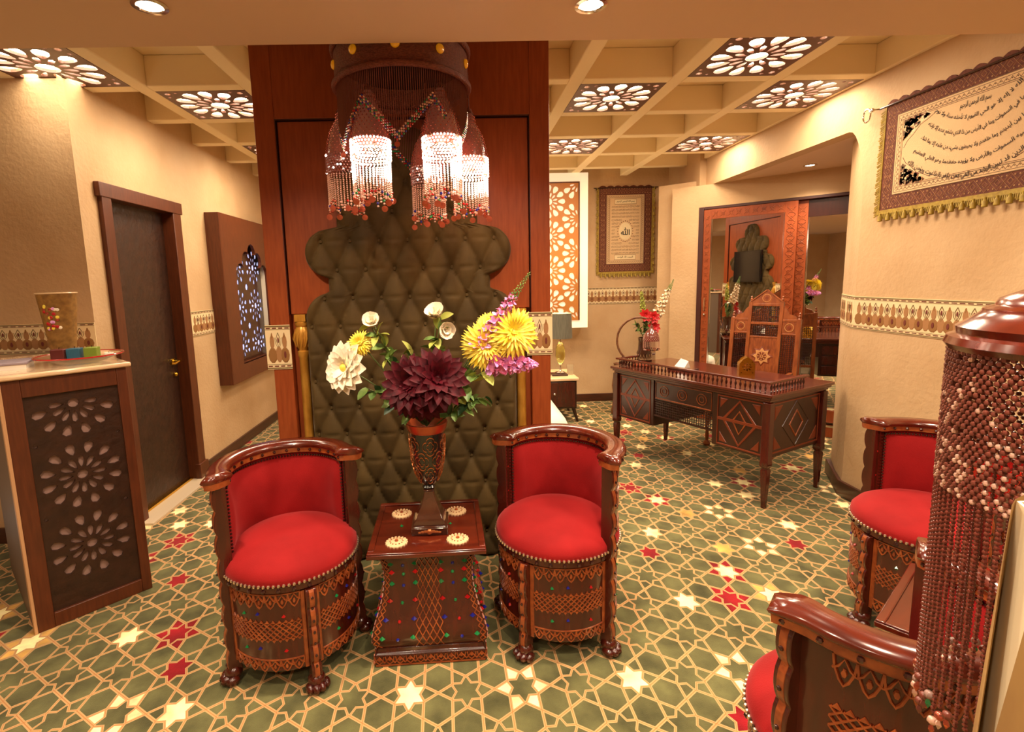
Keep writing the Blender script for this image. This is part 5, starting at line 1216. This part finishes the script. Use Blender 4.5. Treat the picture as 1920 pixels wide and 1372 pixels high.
def tapestry(name, loc, rz, W_, H_, label, big):
    t = thing(name, loc, label, 'tapestry', rz=rz); f = lambda u, v, h: (u, -.006-h, v)
    bw = .085 if big else .095
    cl = MB(); n = 15 if big else 7
    outl = [(-W_/2, 0), (W_/2, 0), (W_/2, H_)]
    for k in range(n*6): a = k/(n*6); outl.append((W_/2-W_*a, H_+.018*abs(sin(pi*a*n))))
    outl.append((-W_/2, H_))
    cl.prism(outl, -.006, .0055, T=TXZ)
    P('cloth_border', cl, 'tapm', t, smooth=0)
    b = MB()
    R = lambda x0, x1, z0, z1, h, mi: b.add([f(x0, z0, h), f(x1, z0, h), f(x1, z1, h), f(x0, z1, h)], [(0, 1, 2, 3)], mi)
    x1, z0, z1 = W_/2-bw, bw, H_-bw
    R(-x1, x1, z0, z1, .001, 0)
    for ins, w_, mi in ((.0, .005, 1), (.012, .003, 1), (.040 if big else .034, .004, 1), (.048 if big else .042, .0025, 2)):
        b.strip([(-x1+ins, z0+ins), (x1-ins, z0+ins), (x1-ins, z1-ins), (-x1+ins, z1-ins)], w_, .0012, lambda u, v, h: f(u, v, h+.001), mi, closed=True)
    def run(x0, zz0, x2, zz2, step, kind):
        L = hypot(x2-x0, zz2-zz0); m = max(1, round(L/step))
        for k in range(m):
            cx, cz = x0+(x2-x0)*(k+.5)/m, zz0+(zz2-zz0)*(k+.5)/m; hor = abs(x2-x0) > abs(zz2-zz0)
            if kind == 'in':
                s_ = step/2; a_, c_ = (s_, .009) if hor else (.009, s_)
                b.strip([(cx-a_, cz-(c_ if hor else c_)), (cx+ (0 if not hor else 0), cz+(c_ if hor else 0)) if hor else (cx+a_, cz), (cx+a_, cz-c_) if hor else (cx-a_, cz+c_)], .0022, .0008, lambda u, v, h: f(u, v, h+.001), 2)
                b.patch([(cx+.004, cz), (cx, cz+.004), (cx-.004, cz), (cx, cz-.004)], .001, lambda u, v, h: f(u, v, h+.001), 1)
            else:
                s_ = min(step/2, bw*.42)
                b.strip([(cx-s_, cz), (cx, cz+s_*1.2), (cx+s_, cz), (cx, cz-s_*1.2)], .0028, .001, f, 3, closed=True)
                b.strip([(cx-s_*.45, cz), (cx, cz+s_*.5), (cx+s_*.45, cz), (cx, cz-s_*.5)], .0028, .001, f, 3, closed=True)
                for (ax_, az_) in ((1, 1), (1, -1), (-1, 1), (-1, -1)): b.patch([(cx+ax_*s_*.62+.005*cos(q_), cz+az_*s_*.85+.005*sin(q_)) for q_ in [i*pi/3 for i in range(6)]], .001, f, 3)
    for zz in (bw*.5, H_-bw*.5): run(-W_/2+.01, zz, W_/2-.01, zz, .062, 'out')
    for xx in (-W_/2+bw*.5, W_/2-bw*.5): run(xx, bw, xx, H_-bw, .062, 'out')
    i2 = .027 if big else .023
    for zz in (z0+i2, z1-i2): run(-x1+i2, zz, x1-i2, zz, .026, 'in')
    for xx in (-x1+i2, x1-i2): run(xx, z0+i2, xx, z1-i2, .026, 'in')
    xi, zi0, zi1 = x1-.052, z0+.052, z1-.052
    if big:
        rr = random.Random(6)
        for sx_ in (-1, 1):
            for sz_ in (0, 1):
                cx0, cz0 = sx_*xi, (zi0 if sz_ == 0 else zi1); dz_ = 1 if sz_ == 0 else -1
                for k in range(80):
                    a, c_ = rr.random(), rr.random()
                    if a+c_*1.1 > 1: a, c_ = (1-a)*.9, (1-c_)*.8
                    px_, pz_ = cx0-sx_*a*.17, cz0+dz_*c_*.13; r_ = .006+.010*rr.random()
                    if a/1.0+c_/1.0 < 1: b.patch([(px_+r_*(1+.35*cos(3*q_))*cos(q_), pz_+r_*(1+.35*cos(3*q_))*sin(q_)) for q_ in [i*pi/6 for i in range(12)]], .001, lambda u, v, h: f(u, v, h+.001), [1, 3, 2, 5][k % 4])
                b.strip([(cx0-sx_*.20, cz0+dz_*.01), (cx0-sx_*.15, cz0+dz_*.035), (cx0-sx_*.11, cz0+dz_*.05), (cx0-sx_*.07, cz0+dz_*.09), (cx0-sx_*.03, cz0+dz_*.12), (cx0-sx_*.008, cz0+dz_*.155)], .003, .001, lambda u, v, h: f(u, v, h+.001), 2)
        tx = MB(); cz_ = (zi0+zi1)/2
        put_text(tx, shape('بسم الله الرحمن الرحيم'), f, .16, .042, 0, zi1-.030, bold=.012)
        lines = ['الله لا إله إلا هو الحي القيوم لا تأخذه سنة ولا نوم', 'له ما في السموات وما في الأرض من ذا الذي يشفع عنده إلا بإذنه', 'يعلم ما بين أيديهم وما خلفهم ولا يحيطون بشيء من علمه إلا بما شاء', 'وسع كرسيه السموات والأرض ولا يؤوده حفظهما وهو العلي العظيم', 'لا إكراه في الدين قد تبين الرشد من الغي فمن يكفر بالطاغوت ويؤمن بالله']
        lines = [l_.replace('آ', 'ا') for l_ in lines]
        for k, l_ in enumerate(lines): put_text(tx, shape(l_), f, .44+.078*k, .040, 0, zi1-.045-.062*k+.045, sag=.095+.012*k, bold=.012)
        P('calligraphy', tx, 'ink', t, smooth=0)
    else:
        tx = MB()
        for zc in (zi1-.03, zi0+.03):
            b.add([f(-.13, zc-.026, .003), f(.13, zc-.026, .003), f(.13, zc+.026, .003), f(-.13, zc+.026, .003)], [(0, 1, 2, 3)], 5)
            b.strip([(-.135, zc-.03), (.135, zc-.03), (.135, zc+.03), (-.135, zc+.03)], .004, .003, f, 1, closed=True)
        put_text(tx, shape('بسم الله الرحمن الرحيم'), f, .22, .034, 0, zi1-.03, h=.004, bold=.01); put_text(tx, shape('المجد لله الواحد'), f, .20, .030, 0, zi0+.03, h=.004, bold=.012)
        cz_ = (zi0+zi1)/2-.02; b.patch([(.085*cos(q_), cz_+.115*sin(q_)) for q_ in [i*pi/12 for i in range(24)]], .002, f, 5)
        for k in range(24): q_ = k*pi/12; b.patch([(.095*cos(q_)+.007*cos(w__), cz_+.125*sin(q_)+.007*sin(w__)) for w__ in [i*pi/2 for i in range(4)]], .003, f, 2)
        put_text(tx, 'ﷲ', f, .11, .095, 0, cz_, h=.004, bold=.015)
        names = ['الرحمن', 'الملك', 'السلام', 'العزيز', 'الخالق', 'الغفار', 'الرزاق', 'العليم', 'السميع', 'البصير']; g = {n_: text2d(shape(n_), .012) for n_ in names}
        for j in range(15):
            for i in range(8):
                cu, cv = -xi+.03+(2*xi-.06)*i/7, zi1-.085-j*(zi1-zi0-.17)/14
                if (cu/.115)**2+((cv-cz_)/.155)**2 < 1: continue
                vs, fs = g[names[(i*3+j*7) % 10]]; tx.add([f(cu+a*.036, cv+b_*.013, .003) for a, b_ in vs], fs)
                b.strip([(cu-.02, cv-.009), (cu-.01, cv-.014), (cu+.01, cv-.014), (cu+.02, cv-.009)], .0025, .001, lambda u, v, h: f(u, v, h+.001), 1)
        P('calligraphy', tx, 'ink', t, smooth=0)
    P('woven_field', b, ['tapf', 'tapo', 'tapm', 'btan', 'tapo', 'bcre'], t, smooth=0)
    fr = MB(); rr = random.Random(1)
    fr.box(-W_/2-.03, W_/2+.03, -.012, .0, -.024, .0)
    for sx_ in (-1, 1):
        fr.box(sx_*(W_/2+.0)-(.012 if sx_ < 0 else 0), sx_*(W_/2)+(.012 if sx_ > 0 else 0), -.010, 0, -.02, H_-.02)
        m = int(H_/.012)
        for k in range(m): z = k*H_/m-.02; fr.tube([(sx_*(W_/2+.006), -.008, z), (sx_*(W_/2+.028+.01*rr.random()), -.010-.008*rr.random(), z-.012-.01*rr.random())], .0045, 4)
    m = int(W_/.010)
    for k in range(m): u = -W_/2+W_*k/m; fr.tube([(u, -.008, -.018), (u+.004*(rr.random()-.5), -.012, -.045-.012*rr.random())], .004, 4)
    P('fringe', fr, 'fringe', t, kind='stuff')
    ts = MB().lathe([(.002, .030), (.007, .026), (.005, .018), (.010, .008), (.013, -.018), (.010, -.022), (.0001, -.02)], 10); t0 = None; m = 19 if big else 12
    for k in range(m):
        L = (-W_/2+W_*(k+.5)/m, -.024, -.048)
        if t0 is None: t0 = P('tassel', ts, 'fringe', t, loc=L); c = t0
        else: c = t0.copy(); COL.objects.link(c); c.parent = t; c.location = L
    if not big:
        for sx_ in (-1, 1):
            for k in range(14): c = t0.copy(); COL.objects.link(c); c.parent = t; c.location = (sx_*(W_/2+.026), -.016, .02+k*(H_-.05)/13); c.scale = (.8, .8, .8)
    rod = MB(); rod.tube([(-W_/2-.05, -.012, H_-.012), (W_/2+.05, -.012, H_-.012)], .006, 8); P('hanging_rod', rod, 'dark', t)
    for sx_ in (-1, 1):
        fn = MB(); X_ = sx_*(W_/2+.05)
        if big: fn.tube([(X_, -.014, H_-.012), (X_+sx_*.03, -.03, H_-.005), (X_+sx_*.055, -.034, H_-.012)], .006, 8); fn.tube([(X_+sx_*(.075+.030*cos(a)), -.034, H_-.028+.040*sin(a)) for a in [k*pi/9 for k in range(18)]], .0055, 8, closed=True); fn.ball((X_+sx_*.03, -.034, H_-.008), .013, 8, 5)
        else: fn.tube([(X_, -.014, H_-.012), (X_+sx_*.02, -.016, H_-.012)], .005, 6); fn.ball((X_-sx_*.015, -.016, H_-.03), .010, 6, 4)
        P('finial', fn, 'chrome' if big else 'dark', t)
    return t
tapestry('calligraphy_tapestry', (XR-.004, 2.70, 1.965), -pi/2, 1.12, .64, 'large calligraphy tapestry with yellow tassels high on the right wall', True)
tapestry('name_tapestry', (2.095, YB-.004, 1.655), 0, .66, 1.03, 'small portrait calligraphy tapestry with yellow tassels on the back wall', False)

# ------------------------------------------------------------------ right foreground
q = thing('green_jar', (1.50, 1.34, .509), 'green glass jar with ribbed clear lid on the right side table', 'jar')
P('jar_body', MB().lathe([(.040, 0), (.050, .005), (.052, .07), (.048, .085), (.044, .085), (.047, .07), (.045, .008), (.0001, .006)], 28), 'grnglass', q)
b = MB(); b.lathe([(.054, .086), (.055, .100), (.050, .118), (.030, .130), (.0001, .133)], 28)
for k in range(14): a = k*pi/7; b.tube([(.055*cos(a), .055*sin(a), .095), (.048*cos(a), .048*sin(a), .120), (.026*cos(a), .026*sin(a), .132)], .004, 6)
P('lid', b, 'chrome', q)
for (gx, gy, gh, gr, mt, lab, seed) in [(1.57, 1.40, .52, .085, 'redglass', 'tall red cocktail glass standing at the back of the right side table', 0), (1.62, 1.36, .44, .075, 'glass', 'tall clear goblet at the right frame edge on the right side table', 1)]:
    q = thing('cocktail_glass', (gx, gy, .509), lab, 'glass'); P('base', MB().lathe([(.045, 0), (.045, .003), (.012, .010), (.006, .02)], 28), mt, q); P('stem', MB().lathe([(.006, .02), (.0045, gh*.4), (.006, gh*.72)], 12, cap=False), mt, q)
    P('bowl', MB().lathe([(.006, gh*.72), (gr*.5, gh*.84), (gr, gh), (gr-.002, gh), (gr*.5-.003, gh*.845), (.0001, gh*.735)], 36, cap=False), mt, q)
# big beaded lamp close to the camera
nl = thing('beaded_lamp', (.887, .66, .863), 'large beaded lamp with ridged dark wood cap, close to the camera at the right edge', 'lamp')
RL = .185; nl.scale = (.89, .89, .89)
P('wood_cap', MB().lathe([(RL+.004, .690), (RL+.010, .700), (RL+.006, .712), (RL-.006, .716), (RL-.004, .728), (RL-.018, .738), (RL-.034, .752), (RL-.036, .758), (RL-.05, .764), (RL-.055, .775), (RL-.09, .792), (RL-.11, .796), (.05, .81), (.03, .85), (.0001, .86)], 64), 'mahogx', nl)
P('hanging_cord', MB().tube([(0, 0, .85), (0, 0, 1.838)], .006, 8), 'bmat', nl)
b = MB(); rr = random.Random(12); NA = 98
for j in range(31):
    z = .688-j*.0078
    for k in range(NA):
        a = 2*pi*(k+.5*(j % 2))/NA; r_ = RL+.001*rr.random()
        if rr.random() < .93: b.ball((r_*cos(a), r_*sin(a), z+.001*rr.random()), .0043+.0007*rr.random(), 6, 4, 1 if rr.random() < .03+.28*(j/31)**1.5 else 0)
for j in range(12):
    pts = [((RL+.002)*cos(2*pi*k/40), (RL+.002)*sin(2*pi*k/40), .455+.006*sin(k*1.3+j)) for k in range(40)]
P('bead_netting', b, ['fib', 'bead'], nl, kind='stuff')
b = MB(); n = 78
for k in range(n):
    a = 2*pi*k/n; x_, y_ = RL*cos(a), RL*sin(a); z = .452
    while z > .045+.02*(k % 3):
        b.ball((x_+.0012*(rr.random()-.5), y_+.0012*(rr.random()-.5), z), .0040, 5, 4, 0); z -= .0076
    b.ball((x_, y_, z-.010), .008, 7, 5, rr.choice([0, 0, 1, 2, 5])); b.octa((x_, y_, z-.026), .006, rr.choice([0, 1, 3, 5]), h=.011)
P('bead_strings', b, ['fib', 'bead', 'smoke', 'beadg', 'amber', 'coin'], nl, kind='stuff')
# shade standing in the right bottom corner
sh = thing('floor_lamp', (.614, .376, .296), 'blurred cream lampshade with gold brocade edging in the bottom right corner', 'lamp', rz=.0)
sh.scale = (.8, .8, .8); b = MB(); e = MB(); N = 6
def hx(r, z, k, o=0): a = pi+2*pi*k/N+o; return (r*cos(a), r*sin(a), z)
for k in range(N):
    b.add([hx(.160, .86, k), hx(.160, .86, k+1), hx(.142, 1.335, k+1), hx(.142, 1.335, k), hx(.156, .86, k), hx(.156, .86, k+1), hx(.138, 1.335, k+1), hx(.138, 1.335, k)], [(0, 1, 2, 3), (7, 6, 5, 4), (3, 2, 6, 7), (1, 0, 4, 5)])
    for o in (-.13, .13): e.add([hx(.1615, .86, k), hx(.1615, .86, k, o*4), hx(.1435, 1.337, k, o*1.5), hx(.1435, 1.337, k), hx(.1575, .86, k), hx(.1575, .86, k, o*4)], [(0, 1, 2, 3), (3, 2, 1, 0)])
P('lamp_shade', b, 'cream', sh, smooth=0); P('brocade_edging', e, 'goldfab', sh, smooth=0)
P('pole', MB().tube([(0, 0, -.36), (0, 0, 1.3)], .012, 12), 'brass', sh); P('base', MB().lathe([(.13, -.37), (.13, -.358), (.03, -.34), (.012, -.32)], 32), 'brass', sh)
